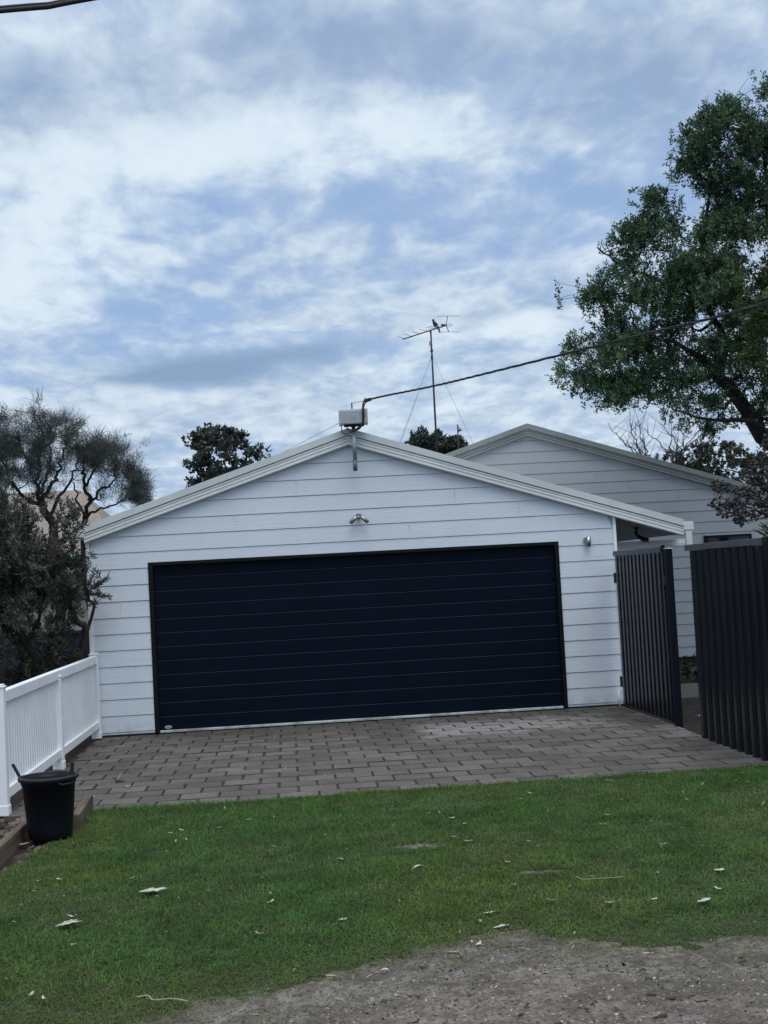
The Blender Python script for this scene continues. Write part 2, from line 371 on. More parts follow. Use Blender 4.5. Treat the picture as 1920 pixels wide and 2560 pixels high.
while y < -.02:
    y1 = min(y + PY, -.03); off = X0 + (PX / 2 if row % 2 == 0 else 0)
    x = off - PX * math.ceil((off + .64) / PX) - PX
    xr = float(np.interp(y, [-5.2, -3.3, -2.3, 0], [5.42, 5.42, 5.44, 5.44]))
    while x < xr:
        a, b = max(x, -.64), min(x + PX, xr)
        gx = random.uniform(.003, .008) if x < 2.6 + .25 * y else random.uniform(.001, .005); gy = random.uniform(.003, .010)
        if b - a > .05: paver(a + gx, b - gx, y + gy, y1 - gy)
        x += PX
    y += PY; row += 1
def paver_mat(nm_, k_):
    m_pav = mat('concrete_pavers_' + nm_, tuple(v * k_ for v in (.124, .110, .099)), tuple(v * k_ for v in (.088, .079, .072)), 2.2, .85, .25, bump=.55, bscale=55)
    t = NT(m_pav.node_tree); b_ = t.n['Principled BSDF']; co = t.node('ShaderNodeTexCoord').outputs['Object']
    base = b_.inputs['Base Color'].links[0].from_socket
    grit = t.mix(t.smooth(t.noise(co, 95, 3), .35, .7), (.70, .70, .70), (1.2, 1.2, 1.2)); base = t.mix(1.0, base, grit, 'MULTIPLY')
    sx = t.node('ShaderNodeSeparateXYZ'); t.l.new(co, sx.inputs[0])
    wob = t.math('MULTIPLY', t.math('SUBTRACT', t.noise(co, 2.5, 5), .5), .9)
    px_ = t.math('MULTIPLY', t.smooth(t.math('ADD', sx.outputs[0], wob), 2.75, 3.1), t.smooth(t.math('ADD', sx.outputs[0], wob), 4.3, 5.2, 1, 0))
    py_ = t.math('MULTIPLY', t.smooth(t.math('ADD', sx.outputs[1], wob), -2.1, -1.6), t.smooth(t.math('ADD', sx.outputs[1], wob), -.9, -.45, 1, 0))
    patch = t.math('MULTIPLY', t.math('MULTIPLY', px_, py_), t.smooth(t.noise(t.mapping(co, (1.5, 6, 1)), 3, 5), .35, .65, .25, .95))
    base = t.mix(t.math('MULTIPLY', patch, .85), base, (.31, .305, .30))
    door_dark = t.math('MULTIPLY', t.smooth(sx.outputs[1], -1.6, -.1, 0, .75), t.smooth(t.noise(co, 3, 5), .3, .65))  # darker tone growing towards the garage door, broken up by noise
    base = t.mix(door_dark, base, (.052, .056, .044))
    spots = t.smooth(t.noise(co, 26, 2), .70, .76, 0, .35); base = t.mix(spots, base, (.28, .28, .28))
    t.l.new(base, b_.inputs['Base Color'])
    return m_pav
m_joint = mat('sandy_joints', (.080, .071, .062), (.046, .041, .036), 9, .95, .1, bump=.6, bscale=90)
tag(bm_.build('driveway', [paver_mat('mid', 1.0), m_joint, paver_mat('pale', 1.17), paver_mat('dull', .82)]), kind='structure')
# cement residue lying in some joints near the door
cb = MB()
for (x, y_) in ((2.93, -.52), (2.90, -1.60), (3.24, -.95), (3.40, -1.25), (3.56, -.66), (3.72, -.95), (3.88, -.66), (4.03, -1.24), (4.19, -.93), (4.35, -1.24), (4.50, -.95), (4.66, -1.5), (3.1, -1.9)):
    cb.box(x - .006, x + .006, y_ - .10, y_ + .10, -.012, -.003)
for (xa, xb, y_) in ((2.93, 3.4, -1.745), (3.3, 4.6, -2.03), (3.6, 4.9, -1.46), (3.1, 3.5, -1.17)):
    cb.box(xa, xb, y_ - .006, y_ + .006, -.012, -.002)
tag(cb.build('cement_residue', mat('pale_cement', (.36, .36, .37), (.24, .24, .25), 12, .9)), 'pale cement residue caught in the paver joints before the garage door', 'cement', kind='stuff')
# ------------------------------------------------------------------ siding
def siding_profile(z0, z1, base, pitch, y0):
    out = []; k = math.floor((z0 - base) / pitch) - 1
    def yb(z, zb): return y0 - .017 + .007 * (z - zb - .010) / (pitch - .010)
    pts = []
    while base + k * pitch < z1 + pitch:
        zb = base + k * pitch
        pts += [(y0 + .002, zb), (y0 + .002, zb + .0055), (y0 - .017, zb + .0065), (y0 - .010, zb + pitch - .0005)]
        k += 1
    for i, (yy, z) in enumerate(pts):
        if i and pts[i - 1][1] < z0 < z: a = pts[i - 1]; f = (z0 - a[1]) / (z - a[1]); out.append((a[0] + f * (yy - a[0]), z0))
        if z0 <= z <= z1: out.append((yy, z))
        if i + 1 < len(pts) and z < z1 < pts[i + 1][1]: c = pts[i + 1]; f = (z1 - z) / (c[1] - z); out.append((yy + f * (c[0] - yy), z1))
    return out
def siding(mb, z0, z1, xl, xr, base, pitch, y0):
    fl = xl if callable(xl) else (lambda z: xl); fr = xr if callable(xr) else (lambda z: xr)
    P = siding_profile(z0, z1, base, pitch, y0)
    for (ya, za), (yc, zc) in zip(P[:-1], P[1:]):
        a0, a1, c0, c1 = fl(za), fr(za), fl(zc), fr(zc)
        if a1 - a0 < .002 and c1 - c0 < .002: continue
        mb.add([(a0, ya, za), (a1, ya, za), (c1, yc, zc), (c0, yc, zc)], [(0, 1, 2, 3)])
SL = .322
def barge(mb, ax, az, x_end, y, cap=1, bot=0):      # one raking fascia with its roof edge flashing, apex (ax, az) at the fascia's lower edge
    s = 1 if x_end > ax else -1; ze = az - SL * abs(x_end - ax)
    prof = [(0, 0), (-.045, 0), (-.055, .010), (-.055, .034), (-.040, .039), (-.040, .044), (-.055, .050), (-.055, .072), (-.040, .077), (-.040, .082), (-.055, .088), (-.055, .106), (0, .106)]
    if s < 0: prof = prof[::-1]
    mb.sweep(prof, (ax, y, az), (x_end, y, ze), bot)
def cap_flash(mb, ax, az, x_end, y, hgt=.082, depth=.4):
    s = 1 if x_end > ax else -1; ze = az - SL * abs(x_end - ax)
    prof = [(0, .114), (-.062, .114), (-.066, .118), (-.066, .114 + hgt), (depth, .114 + hgt + .004), (depth, .10 + hgt), (0, .10 + hgt)]
    if s < 0: prof = prof[::-1]
    mb.sweep(prof, (ax, y, az), (x_end, y, ze), 0)
# ------------------------------------------------------------------ garage
ga = empty('garage', (2.4, 3, 0), 'white weatherboard garage with low gable roof and wide navy roller door', 'garage')
BASE, PITCH = .040, .1862
AX, AZ = 2.383, 3.214
rake = lambda z: (AX - (AZ + .03 - z) / SL, AX + (AZ + .03 - z) / SL)
sd_ = MB()
siding(sd_, .02, 1.965, -.655, .0, BASE, PITCH, 0); siding(sd_, .02, 1.965, 4.80, 5.462, BASE, PITCH, 0)
siding(sd_, 1.965, AZ + .02, lambda z: max(-.655 if z < 2.24 else -.69, rake(z)[0]), lambda z: min(5.462, rake(z)[1]), BASE, PITCH, 0)
sd_.add([(0, -.02, 1.965), (4.8, -.02, 1.965), (4.8, .1, 1.965), (0, .1, 1.965)], [(0, 1, 2, 3)])
# body behind the boards
prof = [(-.66, 0), (5.46, 0), (5.46, 2.22), (AX, 3.21), (-.66, 2.22)]
sd_.add([(x, .10, z) for x, z in prof] + [(x, 6.0, z) for x, z in prof], [(0, 5, 9, 4), (1, 2, 7, 6), (2, 3, 8, 7), (3, 4, 9, 8), (5, 6, 7, 8, 9)])
sd_.box(-.66, 0.0, .011, .10, 0, 1.965); sd_.box(4.8, 5.46, .011, .10, 0, 1.965)
sd_.add([(-.66, .012, 1.966), (5.46, .012, 1.966), (5.46, .012, 2.22), (AX, .012, 3.21), (-.66, .012, 2.22)], [(0, 1, 2, 3, 4)])
sd_.build('wall', 'siding', ga)
mjg = mat('painted_board_joint', (.58, .635, .69), None, 3, .6)
for (x, k) in ((1.02, 12), (3.05, 11), (3.6, 13), (1.75, 14), (4.35, 12), (-.33, 7), (5.14, 4)):
    z0 = BASE + PITCH * k; MB().box(x - .0014, x + .0014, -.0186, -.006, z0 + .012, z0 + .178).build('board_joint', mjg, ga)
MB().box(-.698, -.655, -.030, .10, .02, 2.25).build('corner_trim', 'trim_white', ga, .003)
MB().box(5.462, 5.498, -.030, .10, .06, 2.24).build('corner_trim', 'trim_white', ga, .003)
MB().box(-.655, 0.0, -.016, .05, -.01, .020).build('base_strip', 'rubber', ga)
MB().box(4.80, 5.462, -.016, .05, -.01, .020).build('base_strip', 'rubber', ga)
bb_ = MB(); barge(bb_, AX, AZ, -.703, -.032); barge(bb_, AX, AZ, 6.293, -.032)
bb_.build('barge_board', 'trim', ga)
rf = MB(); cap_flash(rf, AX, AZ, -.703, -.032); cap_flash(rf, AX, AZ, 6.30, -.032)
for xe in (-.72, 6.31):
    ze = AZ - SL * abs(xe - AX); o_ = .165
    pr = [(AX, AZ + o_), (xe, ze + o_), (xe, ze + o_ - .03), (AX, AZ + o_ - .03)]
    if xe > AX: pr = pr[::-1]
    rf.add([(x, .34, z) for x, z in pr] + [(x, 6.25, z) for x, z in pr], [(0, 1, 2, 3), (7, 6, 5, 4), (0, 4, 5, 1), (1, 5, 6, 2), (2, 6, 7, 3), (3, 7, 4, 0)])
rf.build('roof', 'roof', ga)
sf = MB(); zs = lambda x: AZ - SL * abs(x - AX) + .022
sf.add([(5.50, -.03, zs(5.5)), (6.285, -.03, zs(6.285)), (6.285, 6.1, zs(6.285)), (5.50, 6.1, zs(5.5))], [(0, 1, 2, 3)])
sf.add([(5.50, -.03, zs(5.5) + .02), (6.285, -.03, zs(6.285) + .02), (6.285, 6.1, zs(6.285) + .02), (5.50, 6.1, zs(5.5) + .02)], [(3, 2, 1, 0)])
sf.build('soffit', 'soffit', ga)
def gutter(x0, x1, z0, z1, lip):
    m = MB(); w = x1 - x0; h = z1 - z0
    pr = [(0, 0), (w, 0), (w, h * .38), (w - .012, h * .42), (w - .012, h * .52), (w, h * .56), (w, h * .86), (w - .02, h), (.0, h)]
    if lip < 0: pr = [(w - a, c) for a, c in pr][::-1]
    m.sweep(pr, (x0, -.055, z0), (x0, 6.2, z0), 0, ax=(1, 0, 0)); return m.build('gutter', 'trim', ga, .003)
gutter(-.838, -.705, 2.292, 2.380, -1); gutter(6.303, 6.432, 2.022, 2.122, 1)
# roller door
DT = [1.80 - .0] ; ribs = [.19 + .1605 * i for i in range(10)]
dr = MB(); prof = []; zz = .036
levels = ribs + [1.795]
prof.append((.040, .036))
for z in levels:
    prof += [(.040, z - .009), (.053, z), (.053, z + .003), (.040, z + .004)]
prof.append((.040, 1.930))
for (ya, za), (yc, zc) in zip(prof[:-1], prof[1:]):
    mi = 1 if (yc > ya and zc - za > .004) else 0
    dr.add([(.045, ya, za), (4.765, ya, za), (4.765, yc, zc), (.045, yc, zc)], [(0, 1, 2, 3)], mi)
dr.box(.045, 4.765, .056, .075, .036, 1.93)
door = dr.build('garage_door', ['navy', 'ledge'], ga)
fr = MB().box(.0, .052, -.026, .055, .0, 1.926).box(4.752, 4.800, -.026, .055, .0, 1.926).box(.0, 4.80, -.027, .055, 1.926, 1.966)
fr.build('door_frame', 'black', ga, .003)
sb = MB().box(.054, 4.750, -.006, .038, .006, .033); sb.build('bottom_seal', 'alu', door, .004)
bg_ = MB()
def disc(mb, cx, cy, cz, a, b, y1, mi=0, n=24):
    mb.add([(cx + a * math.cos(2 * math.pi * i / n), cy, cz + b * math.sin(2 * math.pi * i / n)) for i in range(n)] + [(cx + a * math.cos(2 * math.pi * i / n), y1, cz + b * math.sin(2 * math.pi * i / n)) for i in range(n)],
           [tuple(range(n))] + [(i, n + i, n + (i + 1) % n, (i + 1) % n) for i in range(n)], mi)
disc(bg_, .147, .034, .066, .040, .019, .041); disc(bg_, .147, .0325, .0665, .026, .008, .035, 1); bg_.build('badge', ['badge', 'badge_ink'], door)
# ------------------------------------------------------------------ things fixed to the garage
sm = empty('service_mast', (2.444, -.16, 2.9), 'galvanised pole with grey junction box standing up above the garage gable', 'junction box')
YM = -.17
MB().tube([(2.444, YM, 2.935), (2.4445, YM, 3.44)], .0235, 16).build('pole', 'steel', sm)
MB().tube([(2.441, YM, 2.897), (2.441, YM, 2.905), (2.4425, YM, 3.02)], [.012, .0262, .0262], 16).build('pole_sleeve', 'dullsteel', sm)
bx = MB().box(2.288, 2.604, YM - .10, YM + .06, 3.435, 3.600); bx.build('box', 'boxgrey', sm, .012)
bx = MB().box(2.281, 2.297, YM - .104, YM + .06, 3.428, 3.603).box(2.297, 2.612, YM - .088, YM + .063, 3.594, 3.612).box(2.596, 2.612, YM - .088, YM + .06, 3.428, 3.594); bx.build('box_cover', 'boxrim', sm, .006)
bx = MB()
for i in range(3): bx.box(2.418 + .006 * i, 2.480 - .004 * i, YM - .103, YM - .098, 3.50 + .016 * i, 3.506 + .016 * i)
bx.build('vent_slot', 'boxrim', sm)
MB().box(2.335, 2.570, YM - .06, YM + .03, 3.415, 3.434).build('bracket', 'black', sm, .003)
MB().tube([(2.441, YM + .04, 3.60), (2.441, YM + .04, 3.70)], .008, 8).build('top_rod', 'mast', sm)
cb_ = MB()
def arc(pts, n=24):                               # smooth curve through points
    P = [Vector(p) for p in pts]; P = [P[0] * 2 - P[1]] + P + [P[-1] * 2 - P[-2]]; out = []
    for i in range(1, len(P) - 2):
        for k in range(n):
            t = k / n; a, b, c, d = P[i - 1:i + 3]
            out.append(.5 * ((2 * b) + (c - a) * t + (2 * a - 5 * b + 4 * c - d) * t * t + (3 * b - a - 3 * c + d) * t ** 3))
    return out + [P[-2]]
cb_.tube(arc([(2.305, YM - .02, 3.43), (2.306, YM - .05, 3.36), (2.335, YM - .06, 3.325), (2.41, YM - .055, 3.345), (2.462, YM - .05, 3.375), (2.50, YM - .07, 3.40)], 8), .0055, 6)
cb_.tube(arc([(2.36, YM - .03, 3.42), (2.375, YM - .05, 3.378), (2.42, YM - .06, 3.355), (2.475, YM - .07, 3.362), (2.525, YM - .09, 3.43)], 8), .006, 6)
cb_.tube(arc([(2.345, YM - .05, 3.33), (2.335, YM - .05, 3.345)], 4), .005, 6)
cb_.tube(arc([(2.47, YM - .06, 3.36), (2.53, YM - .10, 3.41), (2.553, YM - .115, 3.48), (2.556, YM - .12, 3.60), (2.572, YM - .08, 3.68), (2.61, -.22, 3.705)], 8), .011, 8)
cb_.tube(arc([(2.50, YM - .06, 3.37), (2.545, YM - .10, 3.42), (2.566, YM - .115, 3.50), (2.568, YM - .12, 3.61), (2.59, YM - .08, 3.67), (2.63, -.24, 3.70)], 8), .007, 8)
cb_.build('cable', 'cable', sm)
# twisted service line and its clamp
pl = empty('service_line', (2.6, -.2, 3.7), 'black twisted overhead cable running from the junction box past the right tree', 'cable')
LP = [(2.442, -.16, 3.690), (2.61, -.22, 3.712), (2.806, -.6, 3.701), (3.247, -1.5, 3.657), (3.661, -2.6, 3.604), (4.55, -4.6, 3.545), (5.219, -6.0, 3.517), (6.6, -8.9, 3.58)]
main = arc(LP[1:], 40); tw = MB()
for k in range(3):
    pp = []
    for i, p in enumerate(main):
        a = i * .42 + k * 2 * math.pi / 3; pp.append(p + Vector((math.cos(a) * .0035, 0, math.sin(a) * .0075)))
    tw.tube(pp, .0056, 6)
tw.build('conductor', 'cable', pl)
MB().tube(arc([LP[0], (2.53, -.19, 3.699), (2.61, -.22, 3.71)], 6), .0045, 6).build('strain_wire', 'wire', pl)
cm = MB().obox((2.585, -.21, 3.702), (2.655, -.28, 3.712), .034, .036).obox((2.595, -.22, 3.72), (2.597, -.222, 3.745), .01, .01); cm.build('clamp', 'rubber', pl, .005)
gw = MB().tube([(2.29, -.1, 3.475), (1.20, 1.5, 3.12)], .0035, 5); tag(gw.build('stay_wire', 'wire'), 'thin wire from the junction box down behind the left roof slope', 'wire')
oh = MB(); oh.tube(arc([(-1.6, -9.1, 4.33), (.331, -9.0, 4.498), (.785, -9.0, 4.553), (2.6, -9.0, 4.86)], 12), .0135, 8).tube(arc([(-1.6, -9.1, 4.345), (.331, -9.0, 4.514), (.785, -9.0, 4.566), (2.6, -9.0, 4.88)], 12), .010, 8)
tag(oh.build('overhead_cable', 'cable'), 'thick dark overhead cable crossing the top left corner of the sky', 'cable')
# spotlights, wall lamp
sp = empty('twin_spotlight', (2.457, -.02, 2.385), 'stainless twin spotlight with two angled heads above the garage door', 'spotlight')
MB().tube([(2.457, -.012, 2.385), (2.457, -.05, 2.385), (2.457, -.056, 2.385)], [.034, .034, .026], 20).tube([(2.457, -.055, 2.368), (2.457, -.075, 2.352)], [.022, .014], 14).build('mount', 'stainless', sp)
for sx_ in (-1, 1):
    a = Vector((2.457 + sx_ * .028, -.085, 2.372)); b2 = Vector((2.457 + sx_ * .098, -.115, 2.302))
    h = MB().tube([a, a.lerp(b2, .04), b2], [.020, .0235, .0235], 18).build('lamp_head', 'stainless', sp)
    MB().tube([b2, b2 + (b2 - a).normalized() * .004], [.0236, .021], 18).build('lens', 'lens', h)
wl = empty('wall_lamp', (5.15, -.03, 1.94), 'small steel cylinder wall lamp right of the garage door', 'wall lamp')
MB().tube([(5.128, -.012, 1.965), (5.128, -.045, 1.965)], .031, 18).build('mount', 'stainless', wl)
MB().tube([(5.150, -.062, 1.885), (5.152, -.062, 2.0)], .0285, 20).build('lamp_body', 'stainless', wl)
dp = empty('drain_pipe', (5.45, -.06, 0), 'thin white pipe at the foot of the garage corner beside the gate', 'pipe')
MB().tube([(5.402, -.06, .0), (5.400, -.06, .19)], .0075, 10).tube([(5.400, -.06, .19), (5.400, -.06, .215)], .0045, 8).build('pipe', 'trim_white', dp)
MB().tube(arc([(5.404, -.06, .15), (5.415, -.055, .185), (5.45, -.05, .192), (5.47, -.03, .192)], 5), .004, 8).build('bent_tube', 'trim_white', dp)
# security camera and breezeway beam under the right eave
sc_ = empty('security_camera', (5.95, .3, 2.05), 'black security camera hanging under the right eave of the garage', 'camera')
zc = zs(5.90)
MB().tube([(5.90, .55, zc), (5.90, .55, zc - .02), (5.90, .55, zc - .035)], [.034, .03, .012], 14).build('mount', 'rubber', sc_)
MB().tube([(5.90, .55, zc - .03), (5.885, .53, zc - .075), (5.90, .50, zc - .11), (5.935, .47, zc - .14)], [.012, .022, .014, .018], 10).build('arm', 'rubber', sc_)
MB().tube([(5.90, .50, zc - .115), (5.955, .42, zc - .165), (5.985, .38, zc - .165)], [.022, .030, .026], 14).build('camera_body', 'rubber', sc_)
MB().tube([(5.955, .395, zc - .172), (5.958, .385, zc - .173)], [.012, .010], 10).build('lens', 'badge', sc_)
be = empty('breezeway_beam', (6.0, .62, 1.85), 'white timber beam spanning from the garage wall under the right eave', 'beam')
MB().box(5.50, 6.60, .60, .64, 1.846, 1.892).box(5.50, 6.60, .615, .64, 1.892, 1.930).build('beam', 'trim', be, .003)
MB().box(6.522, 6.598, .57, .598, 1.850, 2.022).build('end_plate', 'trim', be, .003)
# ------------------------------------------------------------------ main house behind
ho = empty('house', (5.66, 9, 0), 'larger grey weatherboard house with gable roof rising behind the garage', 'house')
HX, HZ, HY = 5.656, 3.858, 6.1
hw = MB(); hr = lambda z: (HX - (HZ + .03 - z) / SL, HX + (HZ + .03 - z) / SL)
siding(hw, .084, HZ + .02, lambda z: max(1.5, hr(z)[0]), lambda z: min(9.75, hr(z)[1]), .056, .186, HY)
pr = [(1.5, .084), (9.75, .084), (9.75, 2.55), (HX, HZ), (1.5, 2.55)]
hw.add([(x, HY + .012, z) for x, z in pr] + [(x, 15, z) for x, z in pr], [(0, 1, 2, 3, 4), (0, 5, 9, 4)[::-1], (1, 2, 7, 6)[::-1], (2, 3, 8, 7), (3, 4, 9, 8), (9, 8, 7, 6, 5)])
hwo = hw.build('wall', 'siding_grey', ho)
mjt = mat('light_joint_filler', (.50, .52, .54), None, 3, .6)
for (x, k) in ((8.127, 14), (7.3, 15), (7.72, 17), (6.75, 16)):
    z0 = .056 + .186 * k; MB().box(x - .003, x + .003, HY - .0255, HY - .01, z0 + .011, z0 + .18).build('board_joint', mjt, ho)
MB().box(1.55, 9.7, HY + .02, HY + .06, -.02, .10).build('subfloor_shadow_band', 'rubber', ho)  # black strip standing in for the shadow beneath the house
hb = MB(); barge(hb, HX, HZ, 1.2, HY - .02); barge(hb, HX, HZ, 10.05, HY - .02); hb.build('barge_board', 'roof_grey', ho)
hc = MB(); cap_flash(hc, HX, HZ, 1.2, HY - .02, .09); cap_flash(hc, HX, HZ, 10.1, HY - .02, .09)
for xe in (1.1, 10.1):
    ze = HZ - SL * abs(xe - HX); o_ = .175
    p4 = [(HX, HZ + o_), (xe, ze + o_), (xe, ze + o_ - .03), (HX, HZ + o_ - .03)]
    if xe > HX: p4 = p4[::-1]
    hc.add([(x, HY + .38, z) for x, z in p4] + [(x, 15.3, z) for x, z in p4], [(0, 1, 2, 3), (7, 6, 5, 4), (0, 4, 5, 1), (1, 5, 6, 2), (2, 6, 7, 3), (3, 7, 4, 0)])
hc.build('roof', 'roof_grey', ho)
wi = MB().box(8.52, 8.531, HY - .05, HY - .004, .9, 2.07, 1).box(8.53, 9.33, HY - .045, HY - .004, 2.02, 2.06, 1).box(8.53, 8.57, HY - .045, HY - .004, .9, 2.02, 1).box(9.29, 9.33, HY - .045, HY - .004, .9, 2.02, 1)
win = wi.build('window', ['trim_white', 'black'], ho); MB().box(8.57, 9.29, HY - .035, HY - .026, .9, 2.02).build('pane', 'glass', win)
# ------------------------------------------------------------------ corrugated gate, post and side fence
def ribbed(x, y0, y1, z0, z1, pitch, depth, wf, phase=0.0):      # sheet in the plane x, ribs proud towards -x
    m = MB(); pr = []; y = y0 + phase
    pr.append((y0, 0))
    while y < y1 - pitch * .2:
        for dy, dx in ((0, 0), (wf[0], -depth), (wf[0] + wf[1], -depth), (2 * wf[0] + wf[1], 0)):
            if y + dy < y1: pr.append((y + dy, dx))
        y += pitch
    pr.append((y1, 0))
    vs = []; fs = []
    for (yy, dx) in pr: vs += [(x + dx, yy, z0), (x + dx, yy, z1), (x + dx + .0015, yy, z0), (x + dx + .0015, yy, z1)]
    for i in range(len(pr) - 1):
        a, b = 4 * i, 4 * i + 4
        fs += [(a, b, b + 1, a + 1)[::-1], (a + 2, b + 2, b + 3, a + 3)]
    return m.add(vs, fs)
gt = empty('side_gate', (5.43, -1.2, 0), 'narrow ribbed charcoal steel gate hinged at the garage corner', 'gate')
ribbed(5.445, -2.06, -.20, .03, 1.755, .1575, .027, (.010, .078), .03).build('panel', 'charcoal', gt)
MB().box(5.405, 5.452, -2.10, -.17, 1.757, 1.812).build('top_rail', 'charcoal_cap', gt, .003)
MB().box(5.424, 5.457, -2.135, -2.075, .02, 1.83).build('lock_stile', 'charcoal', gt, .003)
MB().box(5.432, 5.462, -.197, -.155, .05, 1.815).build('hinge_stile', 'charcoal', gt, .003)
for z in (.29, 1.50): MB().box(5.415, 5.431, -.175, -.095, z - .06, z + .06).build('hinge', 'rubber', gt, .004)
MB().box(5.41, 5.47, -2.235, -2.136, 1.42, 1.50).build('latch', 'rubber', gt, .004)
gp = empty('gate_post', (5.44, -2.3, 0), 'square navy steel gate post beside the open gap in the side fence', 'post')
MB().box(5.402, 5.470, -2.345, -2.275, -.02, 1.785).build('post', 'navy_post', gp, .005)
MB().box(5.400, 5.472, -2.347, -2.273, 1.785, 1.793).build('post_cap', 'alu', gp, .002)
sfn = empty('side_fence', (5.345, -4.2, 0), 'tall ribbed charcoal steel fence along the right of the driveway', 'fence')
ribbed(5.365, -5.25, -3.262, .01, 1.745, .1905, .024, (.012, .060), .12).build('panel', 'fence_dark', sfn)
MB().box(5.325, 5.378, -5.25, -3.225, 1.747, 1.803).build('top_rail', 'charcoal_cap', sfn, .003)
MB().box(5.330, 5.395, -5.35, -5.252, 0, 1.81).build('post', 'charcoal', sfn, .004)
MB().box(5.372, 5.40, -3.262, -3.225, 0, 1.745).build('end_channel', 'charcoal', sfn, .003)
# things seen through the gap
sl_ = MB().box(5.75, 9.0, .02, 1.75, -.02, .045); sl_.add([], []); tag(sl_.build('yard_step', 'slab', bevel=.008), 'low pale concrete step glimpsed through the gap beside the gate post', 'step')
tag(MB().box(6.4, 9.6, 3.92, 3.99, -.01, .075).build('garden_edging', 'sleeper', bevel=.006), 'brown timber edging board in front of the grey house wall', 'edging')
# ------------------------------------------------------------------ white picket fence
wf = empty('white_fence', (-.64, -2.6, 0), 'low white timber fence with close pickets left of the driveway', 'fence')
FX = -.645
def fpost(y, name='post', top=.945, foot=.08):
    p = MB().box(FX - .047, FX + .047, y - .047, y + .047, foot, top).build(name, 'trim_white', wf, .004)
    MB().box(FX - .053, FX + .053, y - .053, y + .053, top, top + .012).box(FX - .040, FX + .040, y - .040, y + .040, top + .012, top + .026).build('post_cap', 'trim_white', p, .003)
    MB().box(FX - .053, FX + .053, y - .053, y + .053, .0, foot).build('post_foot', 'trim_white', p, .006)
for y_, tp in ((-.10, .945), (-2.60, .87), (-5.10, .965)): fpost(y_, top=tp)
for (ya, yb) in ((-5.053, -2.647), (-2.553, -.147)):
    MB().box(FX - .035, FX + .035, ya, yb, .115, .195).build('bottom_rail', 'trim_white', wf, .004)
    pk = MB(); y_ = ya + .025
    while y_ < yb - .05: pk.box(FX - .012, FX + .012, y_, y_ + .064, .1955, .845); y_ += .098
    pk.build('picket_panel', 'trim_white', wf, .003)
MB().box(FX - .036, FX + .036, -5.05, -2.35, .846, .934).build('top_rail', 'trim_white', wf, .004)
MB().box(FX - .035, FX + .035, -2.347, -.147, .845, .933).build('top_rail', 'trim_white', wf, .004)
# ------------------------------------------------------------------ black tub with two sticking-out handles
BX, BY = -.092, -6.22
bn = empty('black_bin', (BX, BY, 0), 'black plastic garden bin standing on the lawn edge by the white fence', 'bin')
bp = [(.0, .006), (.128, .006), (.138, .0), (.146, .012), (.150, .06), (.176, .36), (.181, .362), (.190, .400), (.186, .404), (.178, .402), (.172, .37), (.142, .05), (0, .04)]
MB().lathe(bp, 48, 0, (BX, BY, .012)).build('body', 'bin', bn)
rm = MB(); rr = [(.183, .392), (.199, .392), (.203, .400), (.203, .412), (.197, .418), (.186, .418), (.182, .412), (.183, .392)]
rm.lathe(rr, 48, 0, (BX, BY, .012)); rm.build('rim', 'binrim', bn)
def bdir(a, r, z): return Vector((BX + r * math.cos(a), BY + r * math.sin(a), z + .012))
MB().obox(bdir(3.05, .165, .36), bdir(3.05, .242, .505), .020, .018, 0, (0, 1, 0)).build('handle', 'rubber', bn, .006)
MB().obox(bdir(-.10, .150, .34), bdir(-.10, .168, .50), .026, .018, 0, (0, 1, 0)).build('handle', 'rubber', bn, .006)
gr_ = []
for i in range(9):
    a = -1.05 + i * .085; gr_.append(bdir(a, .192, .372 + (.010 if i in (0, 8) else -.004)))
MB().tube(gr_, .0075, 8).build('grip_lip', 'binrim', bn)
MB().box(BX - .03, BX + .05, BY - .04, BY + .03, .30, .345).add([], []).build('leaf_scrap', mat('green_scrap', (.03, .07, .05), None, 9), bn, .01)
# ------------------------------------------------------------------ timber garden edging
def sleeper(pts, w, h, label):
    o = MB()
    for a, b in zip(pts[:-1], pts[1:]): o.obox((*a, h / 2 - .03), (*b, h / 2 - .03), w, h + .06)
    return tag(o.build('timber_sleeper', 'sleeper', bevel=.008), label, 'timber edging', 'timber sleepers edging the garden bed')
sleeper([(-.302, -8.3), (-.302, -6.02)], .055, .10, 'long timber sleeper edging the mulch bed left of the bin')
sleeper([(.035, -5.95), (-.005, -5.02)], .055, .11, 'short timber sleeper end poking out behind the black bin')
